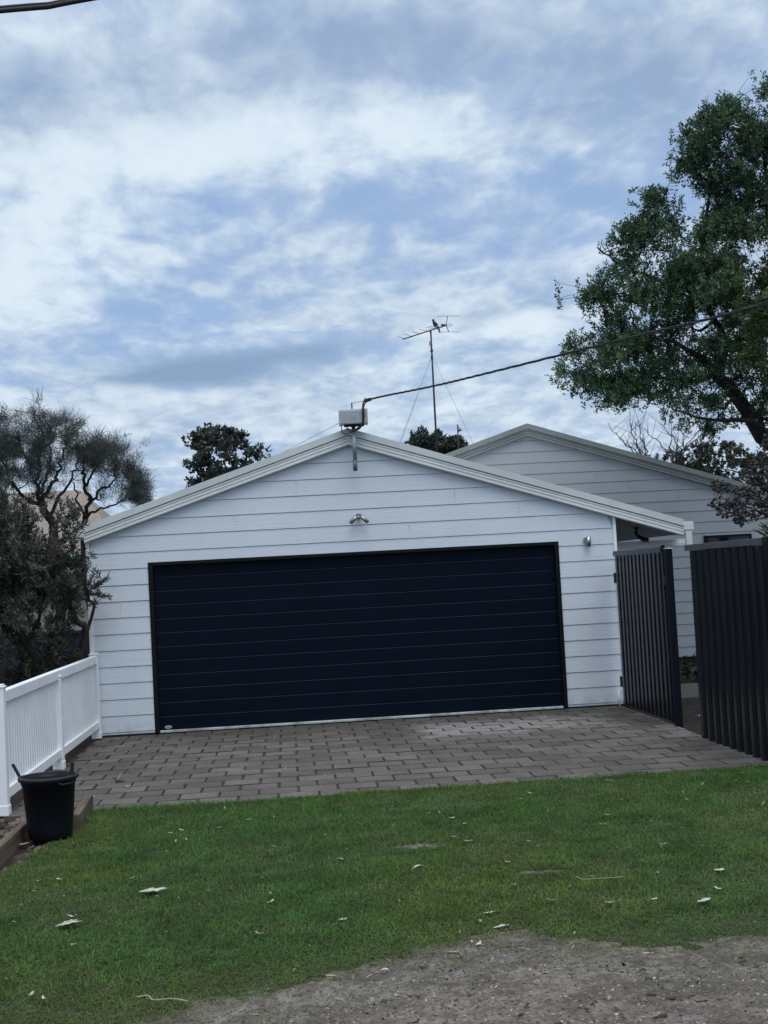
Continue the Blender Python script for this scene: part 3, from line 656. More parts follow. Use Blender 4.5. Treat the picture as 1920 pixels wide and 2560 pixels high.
# ------------------------------------------------------------------ plants
def inside(P, poly):
    x, y = P[:, 0], P[:, 1]; c = np.zeros(len(P), bool); n = len(poly)
    for i in range(n):
        x0, y0 = poly[i]; x1, y1 = poly[(i + 1) % n]
        c ^= ((y0 > y) != (y1 > y)) & (x < (x1 - x0) * (y - y0) / (y1 - y0 + 1e-12) + x0)
    return c
def edge_dist(P, poly):
    d = np.full(len(P), 9e9); n = len(poly)
    for i in range(n):
        a, b = np.array(poly[i]), np.array(poly[(i + 1) % n]); ab = b - a
        t_ = np.clip(((P - a) @ ab) / (ab @ ab + 1e-12), 0, 1); d = np.minimum(d, np.linalg.norm(P - a - t_[:, None] * ab, axis=1))
    return d
def fill(poly, n, Y0, thick, r, holes=(), pw=.6):     # points through the volume of a crown with the given outline in X, Z
    lo, hi = np.min(poly, 0), np.max(poly, 0); out = np.zeros((0, 3))
    while len(out) < n:
        P = r.uniform(lo, hi, (n * 3, 2)); P = P[inside(P, poly)]; d = edge_dist(P, poly)
        keep = np.ones(len(P), bool)
        for (hx, hz, hr, pr_) in holes: keep &= ~((np.hypot(P[:, 0] - hx, P[:, 1] - hz) < hr) & (r.random(len(P)) < pr_))
        P, d = P[keep], d[keep]
        y = Y0 + r.uniform(-1, 1, len(P)) * thick * np.clip(d / r_ref(poly), .06, 1) ** pw
        out = np.vstack([out, np.column_stack([P[:, 0], y, P[:, 1]])])
    return out[:n]
def clumps(poly, ncl, n, Y0, thick, r, sig, holes=(), flat=.75):      # foliage gathered round branch ends, leaving gaps between
    c = fill(poly, ncl, Y0, thick, r, holes); w = r.uniform(.4, 1.6, ncl); i = r.choice(ncl, n, p=w / w.sum()); sg = (sig * r.uniform(.6, 1.35, ncl))[i][:, None]
    p = c[i] + r.normal(size=(n, 3)) * sg * np.array([1, 1, flat]); return p, c
def r_ref(poly): return .28 * float(np.min(np.ptp(np.array(poly), axis=0)))
def unit(a): return a / (np.linalg.norm(a, axis=-1, keepdims=True) + 1e-9)
def leaf_quads(base, dirv, L, Wd, r, cup=.15, hex_=False):
    n = len(base); side = unit(np.cross(dirv, unit(r.normal(size=(n, 3))))); nor = np.cross(side, dirv)
    L = L[:, None] if hasattr(L, '__len__') else L; Wd = Wd[:, None] if hasattr(Wd, '__len__') else Wd
    a = base; m1 = base + dirv * L * .5 + side * Wd * .5 + nor * L * cup; c = base + dirv * L; m2 = base + dirv * L * .5 - side * Wd * .5 + nor * L * cup
    V = np.stack([a, m1, c, m2], 1).reshape(-1, 3); F = np.arange(4 * n).reshape(n, 4); return V, F
def shoots(C, A, n, spanL, L, Wd, r, splay=1.0, jit=.25):
    k = len(C); idx = np.repeat(np.arange(k), n); t_ = r.uniform(-.5, .5, k * n)
    ax = A[idx]; rad = r.normal(size=(k * n, 3)); rad = unit(rad - ax * np.sum(rad * ax, 1, keepdims=True))
    base = C[idx] + ax * (t_ * spanL)[:, None] + r.normal(size=(k * n, 3)) * spanL * .06
    d = unit(ax * .75 + rad * splay + r.normal(size=(k * n, 3)) * jit)
    V, F = leaf_quads(base, d, L * r.uniform(.65, 1.2, k * n), Wd * r.uniform(.7, 1.2, k * n), r); return V, F, idx
def twigs(P0, P1, r0, r1):                             # many thin 3-sided twigs
    n = len(P0); d = unit(P1 - P0); a = unit(np.cross(d, np.tile([.31, .77, .55], (n, 1)))); b = np.cross(d, a); V = []
    r0 = np.broadcast_to(np.asarray(r0, float), (n,)); r1 = np.broadcast_to(np.asarray(r1, float), (n,))
    for (P, rr_) in ((P0, r0), (P1, r1)):
        for k in range(3): V.append(P + (a * math.cos(k * 2.094) + b * math.sin(k * 2.094)) * rr_[:, None])
    V = np.stack(V, 1).reshape(-1, 3); i = np.arange(n)[:, None] * 6
    F = np.concatenate([i + np.array([k, (k + 1) % 3, 3 + (k + 1) % 3, 3 + k]) for k in range(3)]); return V, F
class Skel:
    def __init__(s, r): s.mb = MB(); s.P = []; s.R = []; s.r = r
    def limb(s, pts, r0, r1, wob=.03, n=10, sides=8):
        q_ = arc(pts, max(2, n // max(1, len(pts) - 1))); k = len(q_)
        q_ = [p + Vector(s.r.normal(size=3)) * wob * (0 if i in (0,) else 1) for i, p in enumerate(q_)]
        rs = [r0 + (r1 - r0) * (i / (k - 1)) ** .8 for i in range(k)]
        s.mb.tube(q_, rs, sides, caps=False); s.P += [tuple(p) for p in q_[1:]]; s.R += rs[1:]
    def grow(s, C, rmax=.03, rmin=.006, wob=.04, sides=5, rise=.12):
        C = np.array(C); P = np.array(s.P); d = np.min(np.linalg.norm(C[:, None] - P[None], axis=2), axis=1)
        for c in C[np.argsort(d)]:
            P = np.array(s.P); R_ = np.array(s.R); dd = np.linalg.norm(P - c, axis=1) + .6 * np.maximum(0, P[:, 2] - c[2]); i = int(np.argmin(dd))
            a = P[i]; L_ = np.linalg.norm(c - a)
            if L_ < .02: continue
            m = (a + c) / 2 + s.r.normal(size=3) * L_ * .10 + np.array([0, 0, -rise * L_ * .5])
            s.limb([tuple(a), tuple(m), tuple(c)], min(R_[i] * .75, rmax), rmin, wob * L_, 6, sides)
def nearest(C, P):
    P = np.array(P); out = np.empty(len(C), int)
    for k in range(0, len(C), 400): out[k:k + 400] = np.argmin(np.linalg.norm(C[k:k + 400, None] - P[None], axis=2), axis=1)
    return P[out]
def palette(cols, n, r, tone=None, var=.18):
    c = np.array(cols)[r.integers(0, len(cols), n)] * r.uniform(1 - var, 1 + var, (n, 1))
    return c if tone is None else c * tone[:, None]
def crown_obj(root, parts, colfn, name='crown', matl='col'):
    Vs, Fs, Cs, o = [], [], [], 0
    for (V, F, c) in parts: Vs.append(V); Fs.append(F + o); Cs.append(c); o += len(V)
    return bulk(name, np.vstack(Vs), np.vstack(Fs), matl, np.vstack(Cs), root)
def scaled(pix, u0, v0, s, Y):                         # outline points measured on the photograph, set at the plant's own distance
    out = []
    for (x, y) in pix:
        d = pdir(u0 + x * s, v0 + y * s); t_ = (Y - CAM.y) / d.y; p = CAM + d * t_; out.append((p.x, p.z))
    return out
def trunk_obj(sk, root, extra=None, matl='bark'):
    o = sk.mb.build('trunk', matl, root)
    if extra is not None: bulk('twigs', extra[0], extra[1], matl, None, root)
    return o
def clumpy(r, n, V=.22): return np.exp(r.normal(size=n) * V)
# ---- big tree on the right
r = np.random.default_rng(3); YT = 3.0
outl = [(1330, 75), (1290, 130), (1190, 200), (1080, 240), (1040, 290), (1075, 360), (1100, 410), (1030, 450), (1000, 520), (1030, 590), (1110, 620), (1150, 680), (1190, 740), (1195, 800), (1190, 860), (1135, 890), (1125, 810), (1060, 740), (990, 720), (930, 650), (900, 720), (860, 730), (795, 640), (800, 760), (830, 850), (800, 880), (740, 860), (710, 900), (630, 850), (660, 910), (600, 950), (700, 1000), (730, 1070), (690, 1100), (630, 1110), (660, 1170), (590, 1180), (510, 1210), (485, 1290), (415, 1320), (460, 1390), (560, 1410), (610, 1460), (580, 1490), (520, 1500), (570, 1570), (540, 1610), (400, 1620), (345, 1555), (310, 1640), (290, 1760), (290, 1880), (400, 1890), (470, 1910), (560, 1940), (560, 1980), (650, 2020), (760, 1930), (850, 1960), (970, 1990), (1010, 2100), (1090, 2130), (1210, 2190), (1400, 2160), (1573, 2120), (1850, 2100), (1900, 1200), (1880, 300), (1760, 20), (1640, 20), (1530, 50), (1530, 130), (1460, 150), (1480, 220), (1420, 250), (1360, 180)]
poly = scaled(outl, 1280, 200, 640 / 1573, YT)
t1 = empty('leafy_tree', (10.2, YT + .3, 0), 'large dark green leafy tree rising behind the fence at the right', 'tree')
sk = Skel(r)
sk.limb([(10.2, YT + .3, -.1), (9.7, YT + .2, 1.4), (9.0, YT, 2.75), (8.505, YT, 3.386), (8.16, YT, 3.95), (7.90, YT, 4.30)], .16, .085, .012, 24, 10)
sk.limb([(7.90, YT, 4.30), (8.0, YT, 4.62), (8.04, YT, 4.80), (7.88, YT, 5.08), (7.72, YT - .2, 5.4), (7.75, YT, 6.0), (7.95, YT + .2, 6.7), (8.1, YT, 7.6)], .075, .018, .012, 20, 8)
sk.limb([(7.90, YT, 4.30), (7.6, YT - .2, 4.52), (7.2, YT - .2, 4.75), (6.7, YT - .1, 4.9), (6.2, YT, 4.75)], .055, .012, .012, 14, 7)
sk.limb([(7.72, YT - .2, 5.4), (7.2, YT + .1, 5.7), (6.6, YT, 5.9), (6.25, YT, 6.2)], .04, .010, .012, 12, 6)
sk.limb([(7.90, YT, 4.30), (7.5, YT + .3, 4.25), (6.9, YT + .2, 4.35), (6.2, YT + .1, 4.2), (5.85, YT, 4.1)], .045, .010, .012, 14, 6)
sk.limb([(9.0, YT, 2.75), (9.1, YT + .3, 3.9), (9.0, YT + .4, 5.2), (8.9, YT + .3, 6.6), (8.8, YT, 7.8)], .11, .02, .02, 18, 8)
sk.limb([(9.7, YT + .2, 1.4), (10.2, YT, 3.2), (10.6, YT, 5.0), (10.4, YT, 6.6)], .12, .02, .02, 16, 8)
sk.limb([(8.9, YT, 3.0), (8.2, YT - .4, 3.55), (7.6, YT - .3, 3.62), (7.15, YT - .2, 3.8)], .05, .010, .012, 12, 6)
sh, ctr = clumps(poly, 520, 6400, YT, 1.5, r, .125, holes=[(8.35, 3.75, .5, .55), (7.6, 3.9, .45, .5), (7.3, 4.75, .25, .7), (8.1, 3.4, .4, .5), (7.45, 6.9, .25, .5), (6.6, 4.75, .2, .6), (7.75, 5.0, .22, .7), (8.5, 6.3, .35, .5), (7.1, 5.35, .18, .5)])
sk.grow(ctr[:240], .035, .006, .03)
sh = sh[inside(sh[:, [0, 2]], poly) | (r.random(len(sh)) < .30)]
ax = unit(r.normal(size=(len(sh), 3)) * .55 + np.array([-.15, -.1, .75]))
V, F, idx = shoots(sh, ax, 28, .22, .058, .021, r, .8, .35)
tone = clumpy(r, len(sh)); yel = ((sh[:, 0] > 7.9) & (sh[:, 2] < 5.9) & (sh[:, 2] > 4.2)) | ((sh[:, 0] > 8.6) & (sh[:, 2] < 7))
cA = palette([(.050, .110, .050), (.062, .126, .046), (.042, .094, .056), (.084, .142, .072)], len(sh), r); cB = palette([(.095, .135, .034), (.075, .118, .034), (.060, .098, .040)], len(sh), r)
cs = np.where((yel & (r.random(len(sh)) < .8))[:, None], cB, cA) * tone[:, None]
nb = nearest(sh, sk.P); crown_obj(t1, [(V, F, np.repeat(cs[idx] * r.uniform(.8, 1.2, (len(idx), 1)), 4, 0))], None)
trunk_obj(sk, t1, twigs(nb, sh + ax * .08, .005, .0025))
# ---- she-oak on the left (fine needles) and its slighter neighbour
def sheoak(label, poly, Y, stems, nn, seed, rootx, ncl, holes=()):
    r = np.random.default_rng(seed); root = empty('she_oak', (rootx, Y, 0), label, 'tree'); sk = Skel(r)
    for (pts, a, b) in stems: sk.limb([(x, Y + dy, z) for x, dy, z in pts], a, b, .02, 4 * len(pts), 8)
    sh, sub = clumps(poly, nn // 5, nn, Y, .8, r, .13, holes, .8); sk.grow(sub, .020, .004, .05, 5, .25); k = ncl; idx = np.repeat(np.arange(len(sh)), k)
    cx = np.mean(np.array(poly)[:, 0]); tilt = np.column_stack([(sh[:, 0] - cx) * .45, r.normal(size=len(sh)) * .25, np.full(len(sh), .8)])
    cd = unit(tilt * .9 + r.normal(size=sh.shape) * .55); d = unit(cd[idx] + r.normal(size=(len(idx), 3)) * .5); p0 = sh[idx] + r.normal(size=(len(idx), 3)) * .035
    L = (r.uniform(.08, .20, len(idx)) * np.exp(r.normal(size=len(sh)) * .3)[idx])[:, None]; side = unit(np.cross(d, r.normal(size=d.shape))) * .0023
    bend = r.normal(size=d.shape) * .12; mid = p0 + d * L * .5; tip = p0 + unit(d + bend) * L
    V = np.stack([p0 - side, p0 + side, tip + side * .5, tip - side * .5], 1).reshape(-1, 3); F = np.arange(len(V)).reshape(-1, 4)
    cs = palette([(.030, .042, .040), (.038, .050, .045), (.050, .056, .046)], len(sh), r) * clumpy(r, len(sh), .2)[:, None]
    nb = nearest(sh, sk.P); crown_obj(root, [(V, F, np.repeat(cs[idx], 4, 0))], None); trunk_obj(sk, root, twigs(nb, sh, .005, .002))
Y1 = 4.0
o1 = [(-260, 200), (-120, 130), (0, 130), (60, 120), (150, 130), (230, 110), (290, 92), (345, 100), (385, 150), (450, 165), (545, 165), (590, 215), (610, 300), (600, 400), (560, 470), (500, 520), (450, 560), (420, 640), (330, 640), (200, 640), (130, 680), (60, 700), (-40, 720), (-260, 700)]
S1 = .38577
P_ = lambda x, y: scaled([(x, y)], 0, 1000, S1, Y1)[0]
def st(pix, dys, Y=None): return [(scaled([p], 0, 1000, S1, Y or Y1)[0][0], dy, scaled([p], 0, 1000, S1, Y or Y1)[0][1]) for p, dy in zip(pix, dys)]
gx = P_(345, 850)[0]
stems = [([(gx + .15, 0, -.05), (gx + .08, 0, 1.2)] + st([(345, 850), (320, 770), (275, 690), (270, 640)], [0, 0, 0, 0]), .085, .05),
         (st([(270, 640), (330, 560), (370, 480), (400, 380), (420, 280)], [0, 0, .1, .1, .1]), .038, .010),
         (st([(270, 640), (230, 560), (240, 450), (250, 330), (270, 200)], [0, .1, .1, 0, 0]), .040, .010),
         (st([(275, 690), (190, 640), (120, 560), (60, 450), (20, 320)], [0, -.1, -.2, -.2, -.2]), .036, .010),
         (st([(240, 450), (180, 400), (140, 300), (120, 220)], [.1, 0, 0, 0]), .022, .008),
         (st([(320, 770), (360, 640), (420, 560), (470, 440), (520, 320)], [0, .1, .2, .2, .2]), .032, .009),
         (st([(270, 640), (290, 540), (330, 430), (340, 300), (330, 180)], [0, -.1, -.1, -.1, 0]), .030, .009)]
def hz_(lst, Y): return [scaled([(a, b)], 0, 1000, S1, Y)[0] + (c, d_) for a, b, c, d_ in lst]
HO1 = hz_([(150, 640, .25, .9), (330, 600, .28, .9), (450, 560, .22, .85), (60, 640, .22, .85), (230, 560, .16, .75), (420, 440, .14, .6), (120, 500, .14, .55), (500, 460, .12, .6), (350, 510, .12, .6), (200, 470, .10, .5), (20, 480, .12, .5)], Y1)
sheoak('dense dark she-oak with fine needle foliage at the far left', scaled(o1, 0, 1000, S1, Y1), Y1, stems, 620, 21, gx, 38, HO1)
Y2 = 5.0
o2 = [(560, 240), (600, 235), (640, 245), (710, 255), (770, 315), (800, 370), (835, 440), (885, 480), (890, 540), (950, 555), (965, 620), (930, 680), (870, 700), (800, 720), (700, 700), (620, 660), (580, 600), (530, 560), (510, 460), (520, 380), (500, 330)]
g2 = scaled([(545, 840)], 0, 1000, S1, Y2)[0][0]
stems2 = [([(g2 + .05, 0, -.05), (g2 + .02, 0, 1.3)] + st([(545, 840), (550, 760), (575, 650), (560, 560), (530, 480)], [0] * 5, Y2), .055, .022),
          (st([(575, 650), (640, 590), (710, 540), (740, 440), (720, 340)], [0, 0, .1, .1, 0], Y2), .026, .007),
          (st([(560, 560), (600, 460), (640, 380), (640, 300)], [0, 0, .1, 0], Y2), .022, .007),
          (st([(550, 760), (620, 720), (720, 690), (820, 640), (880, 580)], [0, -.1, -.1, 0, 0], Y2), .024, .007),
          (st([(530, 480), (560, 400), (590, 300)], [0, 0, 0], Y2), .018, .006),
          (st([(550, 760), (500, 640), (470, 540), (450, 470)], [0, .1, .1, .1], Y2), .022, .006)]
sheoak('lighter sparse she-oak with bare forked stems next to the garage roof', scaled(o2, 0, 1000, S1, Y2), Y2, stems2, 300, 22, g2, 34, hz_([(640, 620, .24, .9), (560, 480, .16, .8), (680, 480, .16, .75), (760, 600, .16, .75), (600, 560, .18, .85), (850, 660, .16, .7), (560, 640, .15, .9), (780, 480, .1, .6), (720, 680, .15, .8)], Y2))
# ---- banksia shrub against the left end of the garage
r = np.random.default_rng(31); YB = -.9
ob = [(-200, 560), (0, 590), (60, 690), (110, 780), (180, 760), (250, 770), (320, 850), (370, 780), (400, 740), (445, 745), (470, 830), (500, 900), (545, 930), (555, 1000), (540, 1060), (560, 1150), (555, 1230), (520, 1300), (500, 1400), (540, 1500), (560, 1580), (520, 1680), (440, 1740), (300, 1800), (0, 1950), (-200, 2000)]
pb = scaled(ob, 0, 1000, S1, YB)
bk = empty('banksia_shrub', (-1.9, YB, 0), 'grey green banksia shrub with whorled leaves against the garage corner', 'shrub')
sk = Skel(r)
def sb_(pix, dys): return [(scaled([p], 0, 1000, S1, YB)[0][0], YB + dy, scaled([p], 0, 1000, S1, YB)[0][1]) for p, dy in zip(pix, dys)]
sk.limb([(-1.55, YB, -.05)] + sb_([(215, 1760), (235, 1680), (170, 1590), (130, 1500), (90, 1380), (60, 1200)], [0, 0, 0, 0, 0, 0]), .055, .02, .006, 26, 8)
sk.limb([(-1.2, YB + .3, -.05)] + sb_([(520, 1560), (475, 1430), (430, 1250), (400, 1060), (370, 940), (360, 860)], [.3, .2, .1, 0, 0, 0]), .05, .016, .006, 24, 8)
sk.limb([(-1.1, YB + .5, -.05)] + sb_([(545, 1420), (545, 1300), (530, 1180), (520, 1050)], [.5, .4, .3, .3]), .022, .010, .006, 18, 7)
sk.limb(sb_([(170, 1590), (250, 1450), (280, 1300), (270, 1120), (250, 960)], [0, -.1, -.1, 0, 0]), .025, .010, .006, 16, 6)
sk.limb(sb_([(430, 1250), (340, 1180), (300, 1020), (320, 900)], [0, -.1, 0, 0]), .02, .010, .006, 14, 6)
tipL = [(-.72, -.45, 1.58), (-.66, -.38, 1.66), (-.60, -.34, 1.80)]
sk.limb([sk.P[30], (-.85, -.55, 1.62)] + tipL, .016, .006, .004, 12, 5)
sk.limb([(-.66, -.38, 1.66), (-.55, -.32, 1.63), (-.44, -.28, 1.60)], .009, .005, .004, 8, 5)
sk.limb([(-.66, -.38, 1.66), (-.52, -.32, 1.74), (-.43, -.28, 1.82), (-.405, -.27, 1.90)], .008, .003, .004, 8, 5)
hl = [scaled([(h[0], h[1])], 0, 1000, S1, YB)[0] + (h[2], h[3]) for h in ((290, 1400, .17, .93), (520, 1390, .11, .95), (250, 1380, .14, .9), (340, 1440, .14, .9), (270, 830, .16, .75), (440, 1060, .12, .8), (190, 1100, .12, .5), (130, 1540, .14, .6), (480, 980, .10, .7), (240, 1700, .16, .7), (60, 760, .14, .5), (400, 1320, .08, .7), (210, 900, .12, .6), (350, 1000, .10, .7))]
sh, ctr = clumps(pb, 120, 1150, YB, .8, r, .115, hl, 1.0); sh = sh[~((sh[:, 0] > -.76) & ((sh[:, 1] > -.35) | (sh[:, 2] < 1.45)))]; ctr = ctr[~((ctr[:, 0] > -.78) & (ctr[:, 2] < 1.45))]; sk.grow(ctr, .018, .005, .03, 5, .2)
ax = unit(r.normal(size=(len(sh), 3)) * .42 + np.array([.05, -.12, .85]))
ex = []                                              # shoots on the branch reaching across the white wall
for (a, b_, n_) in (((-.66, -.38, 1.66), (-.43, -.28, 1.595), 10), ((-.66, -.38, 1.66), (-.43, -.28, 1.80), 9), ((-.72, -.45, 1.60), (-.59, -.34, 1.84), 8), ((-.85, -.5, 1.55), (-.68, -.4, 1.60), 8), ((-.82, -.5, 1.65), (-.76, -.45, 1.95), 8)):
    a, b_ = np.array(a), np.array(b_)
    for k in range(n_): ex.append((a + (b_ - a) * (k + .5) / n_, unit((b_ - a)[None] + np.array([[0, 0, .05]]))[0]))
exC, exA = np.array([e[0] for e in ex]), np.array([e[1] for e in ex])
V, F, idx = shoots(sh, ax, 44, .18, .074, .0150, r, .8, .2); V2, F2, idx2 = shoots(exC, exA, 20, .06, .055, .010, r, .75, .12)
c1 = palette([(.050, .066, .048), (.066, .080, .058), (.040, .052, .042), (.085, .092, .070), (.07, .062, .050)], len(sh), r) * clumpy(r, len(sh), .25)[:, None]
grn = (sh[:, 2] < .95) & (r.random(len(sh)) < .45); c1[grn] *= np.array([1.3, 1.45, .75])
c2 = palette([(.045, .055, .05), (.055, .062, .055)], len(exC), r)
nb = nearest(sh, sk.P)
crown_obj(bk, [(V, F, np.repeat(c1[idx] * r.uniform(.75, 1.3, (len(idx), 1)), 4, 0)), (V2, F2, np.repeat(c2[idx2] * r.uniform(.7, 1.3, (len(idx2), 1)), 4, 0))], None)
trunk_obj(sk, bk, twigs(nb, sh, .005, .003), 'barkbrown')
mfl = mat('brown_cone', (.075, .042, .022), (.04, .025, .016), 40, .9, .1, bump=1, bscale=120)
for (x, y, z) in ((-.82, -.52, 1.83), (-1.62, -.95, .92), (-1.3, -1.1, 1.2)): MB().lathe([(.0, -.045), (.022, -.04), (.028, 0), (.024, .04), (.0, .05)], 12, 0, (x, y, z)).build('flower_cone', mfl, bk)
# ---- round-leaved tree behind the garage and two more far off
def roundtree(name, label, poly, Y, seed, n, L, stems, cols, rootx, group=None, nl=14, holes=()):
    r = np.random.default_rng(seed); root = empty(name, (rootx, Y, 0), label, 'tree', group); sk = Skel(r)
    for (pts, a, b) in stems: sk.limb(pts, a, b, .03, 5 * len(pts), 7)
    sh, ctr = clumps(poly, n // 5, n, Y, 1.0, r, L * .85, holes, .8); sk.grow(ctr, .04, .008, .05, 5); ax = unit(r.normal(size=(len(sh), 3)) * .5 + np.array([0, -.1, .8]))
    V, F, idx = shoots(sh, ax, nl, L * 1.0, L, L * .45, r, 1.0, .3); cs = palette(cols, len(sh), r) * clumpy(r, len(sh), .25)[:, None]
    nb = nearest(sh, sk.P); crown_obj(root, [(V, F, np.repeat(cs[idx], 4, 0))], None); trunk_obj(sk, root, twigs(nb, sh, .007, .004))
S6 = 260 / 1659
o3 = [(560, 190), (640, 180), (700, 230), (770, 200), (830, 190), (920, 250), (920, 320), (860, 370), (960, 390), (985, 340), (1060, 310), (1130, 310), (1180, 370), (1140, 470), (1100, 510), (1200, 570), (1290, 555), (1400, 600), (1390, 670), (1300, 740), (1000, 860), (940, 1100), (500, 1150), (230, 1140), (180, 1130), (330, 1040), (280, 980), (220, 940), (270, 890), (160, 810), (150, 690), (240, 700), (290, 730), (250, 650), (260, 600), (200, 520), (270, 450), (260, 340), (330, 300), (380, 330), (390, 240), (450, 240), (460, 300)]
Y3 = 12.0; p3 = scaled(o3, 440, 1040, S6, Y3)
roundtree('broadleaf_tree', 'dark rounded broadleaf tree showing above the left slope of the garage roof', p3, Y3, 41, 540, .098,
          [([(.5, Y3, -.05), (.48, Y3, 2), (.45, Y3, 3.4), (.3, Y3, 4.3)], .12, .03), ([(.45, Y3, 3.2), (.8, Y3, 3.9), (.9, Y3, 4.4)], .05, .02), ([(.45, Y3, 3.0), (.0, Y3, 3.7), (-.2, Y3, 4.2)], .05, .015)],
          [(.040, .052, .046), (.056, .068, .058), (.074, .084, .066)], .5, holes=[scaled([(h[0], h[1])], 440, 1040, S6, Y3)[0] + (h[2], h[3]) for h in ((330, 640, .16, .8), (620, 440, .12, .6), (680, 540, .12, .8), (560, 540, .12, .7), (1060, 630, .16, .8), (960, 670, .12, .8), (660, 790, .14, .8), (330, 900, .12, .7), (730, 760, .12, .7), (1020, 450, .10, .6), (870, 600, .10, .6), (420, 900, .10, .8))])
Y4 = 25.0; S8 = 400 / 1659
for (o4, lab, sd4) in (([(870, 1400), (930, 1370), (980, 1355), (1040, 1380), (1060, 1420), (1110, 1375), (1160, 1380), (1195, 1420), (1180, 1480), (1130, 1560), (1000, 1540), (900, 1470), (865, 1430)], 'small far tree crown beside the foot of the antenna mast', 51),
                       ([(1180, 1480), (1240, 1440), (1290, 1430), (1340, 1410), (1390, 1430), (1405, 1480), (1370, 1530), (1250, 1600), (1180, 1600), (1165, 1520)], 'small far tree crown in the notch left of the house gable', 52)):
    p4 = scaled(o4, 820, 760, S8, Y4); mx = float(np.mean(np.array(p4)[:, 0]))
    roundtree('distant_tree', lab, p4, Y4, sd4, 260, .125, [([(mx, Y4, -.05), (mx + .05, Y4, 2.5), (mx, Y4, 5.0)], .14, .04)], [(.038, .052, .042), (.054, .068, .052)], mx, 'far trees between the two roofs', 16)
# ---- shrub with rounded pods at the right edge, in front of the house
r = np.random.default_rng(61); YP = -.5
op = [(1659, 150), (1640, 250), (1600, 330), (1560, 400), (1520, 420), (1480, 480), (1530, 530), (1500, 570), (1440, 560), (1330, 500), (1305, 515), (1285, 565), (1330, 600), (1380, 580), (1430, 620), (1440, 650), (1390, 640), (1330, 630), (1275, 685), (1340, 715), (1330, 755), (1400, 765), (1450, 795), (1500, 825), (1560, 785), (1640, 760), (1950, 780), (1950, 150)]
pp_ = scaled([(x, y) for x, y in op], 1280, 1000, S1, YP)
pd = empty('pod_shrub', (7.4, YP, 0), 'dark shrub hung with small rounded pods above the right fence', 'shrub'); sk = Skel(r)
sk.limb([(7.6, YP, -.02), (7.55, YP, 1.2), (7.35, YP, 2.0), (7.15, YP, 2.5), (6.95, YP, 2.75)], .045, .010, .01, 20, 7)
sk.limb([(7.35, YP, 2.0), (7.15, YP - .1, 2.45), (6.9, YP - .1, 2.6), (6.62, YP, 2.72)], .018, .006, .008, 14, 6)
sk.limb([(7.35, YP, 2.0), (7.0, YP - .1, 2.2), (6.7, YP, 2.3)], .016, .006, .008, 12, 6)
sk.grow(fill(pp_, 60, YP, .45, r), .012, .004, .03, 5)
pc = fill(pp_, 1000, YP, .5, r); n = len(pc); nb = nearest(pc, sk.P)
th, ph = np.meshgrid(np.arange(7) * 2 * math.pi / 7, np.array([.0, .7, 1.35, 2.0, math.pi])); sph = np.stack([np.sin(ph) * np.cos(th), np.sin(ph) * np.sin(th), np.cos(ph)], -1).reshape(-1, 3)
dv = unit(r.normal(size=(n, 3)) * .6 + np.array([-.3, -.1, -.2])); a_ = unit(np.cross(dv, r.normal(size=(n, 3)))); b2_ = np.cross(dv, a_)
sz = r.uniform(.017, .027, n)[:, None, None]
V = pc[:, None] + sz * (sph[None, :, :1] * a_[:, None] * .72 + sph[None, :, 1:2] * b2_[:, None] * .72 + sph[None, :, 2:] * dv[:, None] * 1.1)
q4 = []
for i in range(4):
    for j in range(7): q4.append((i * 7 + j, i * 7 + (j + 1) % 7, (i + 1) * 7 + (j + 1) % 7, (i + 1) * 7 + j))
F = (np.arange(n)[:, None, None] * 35 + np.array(q4)[None]).reshape(-1, 4)
cc = palette([(.050, .050, .050), (.065, .064, .062), (.040, .040, .044), (.055, .046, .044)], n, r, None, .3)
pob = bulk('crown', V.reshape(-1, 3), F, 'col', np.repeat(cc, 35, 0), pd, True)
lf_c = fill(pp_, 260, YP, .5, r); lax = unit(r.normal(size=(260, 3)) * .6 + np.array([-.2, 0, .3])); V, F, idx = shoots(lf_c, lax, 5, .06, .075, .016, r, .8, .3)
crown_obj(pd, [(V, F, np.repeat(palette([(.05, .06, .045), (.07, .08, .06)], len(lf_c), r)[idx], 4, 0))], None, 'leaves'); trunk_obj(sk, pd, twigs(nb, pc, .003, .002), 'barkbrown')
r = np.random.default_rng(62); yk = empty('spiky_plant', (7.1, -1.0, 0), 'small plant with long pointed green leaves tips above the right fence', 'plant')
sk = Skel(r); sk.limb([(7.02, -1.0, -.02), (7.02, -1.0, 1.0), (7.0, -1.0, 1.95)], .018, .01, .004, 12, 6)
C_ = np.array([(7.0, -1.0, 1.95), (6.97, -1.0, 1.88), (7.06, -1.02, 2.0), (7.12, -1.0, 1.9)]); V, F, idx = shoots(C_, unit(r.normal(size=(4, 3)) * .3 + np.array([0, 0, .8])), 22, .08, .17, .026, r, 1.1, .3)
crown_obj(yk, [(V, F, np.repeat(palette([(.060, .085, .040), (.085, .11, .055), (.045, .07, .035)], len(idx), r), 4, 0))], None, 'leaves'); trunk_obj(sk, yk)
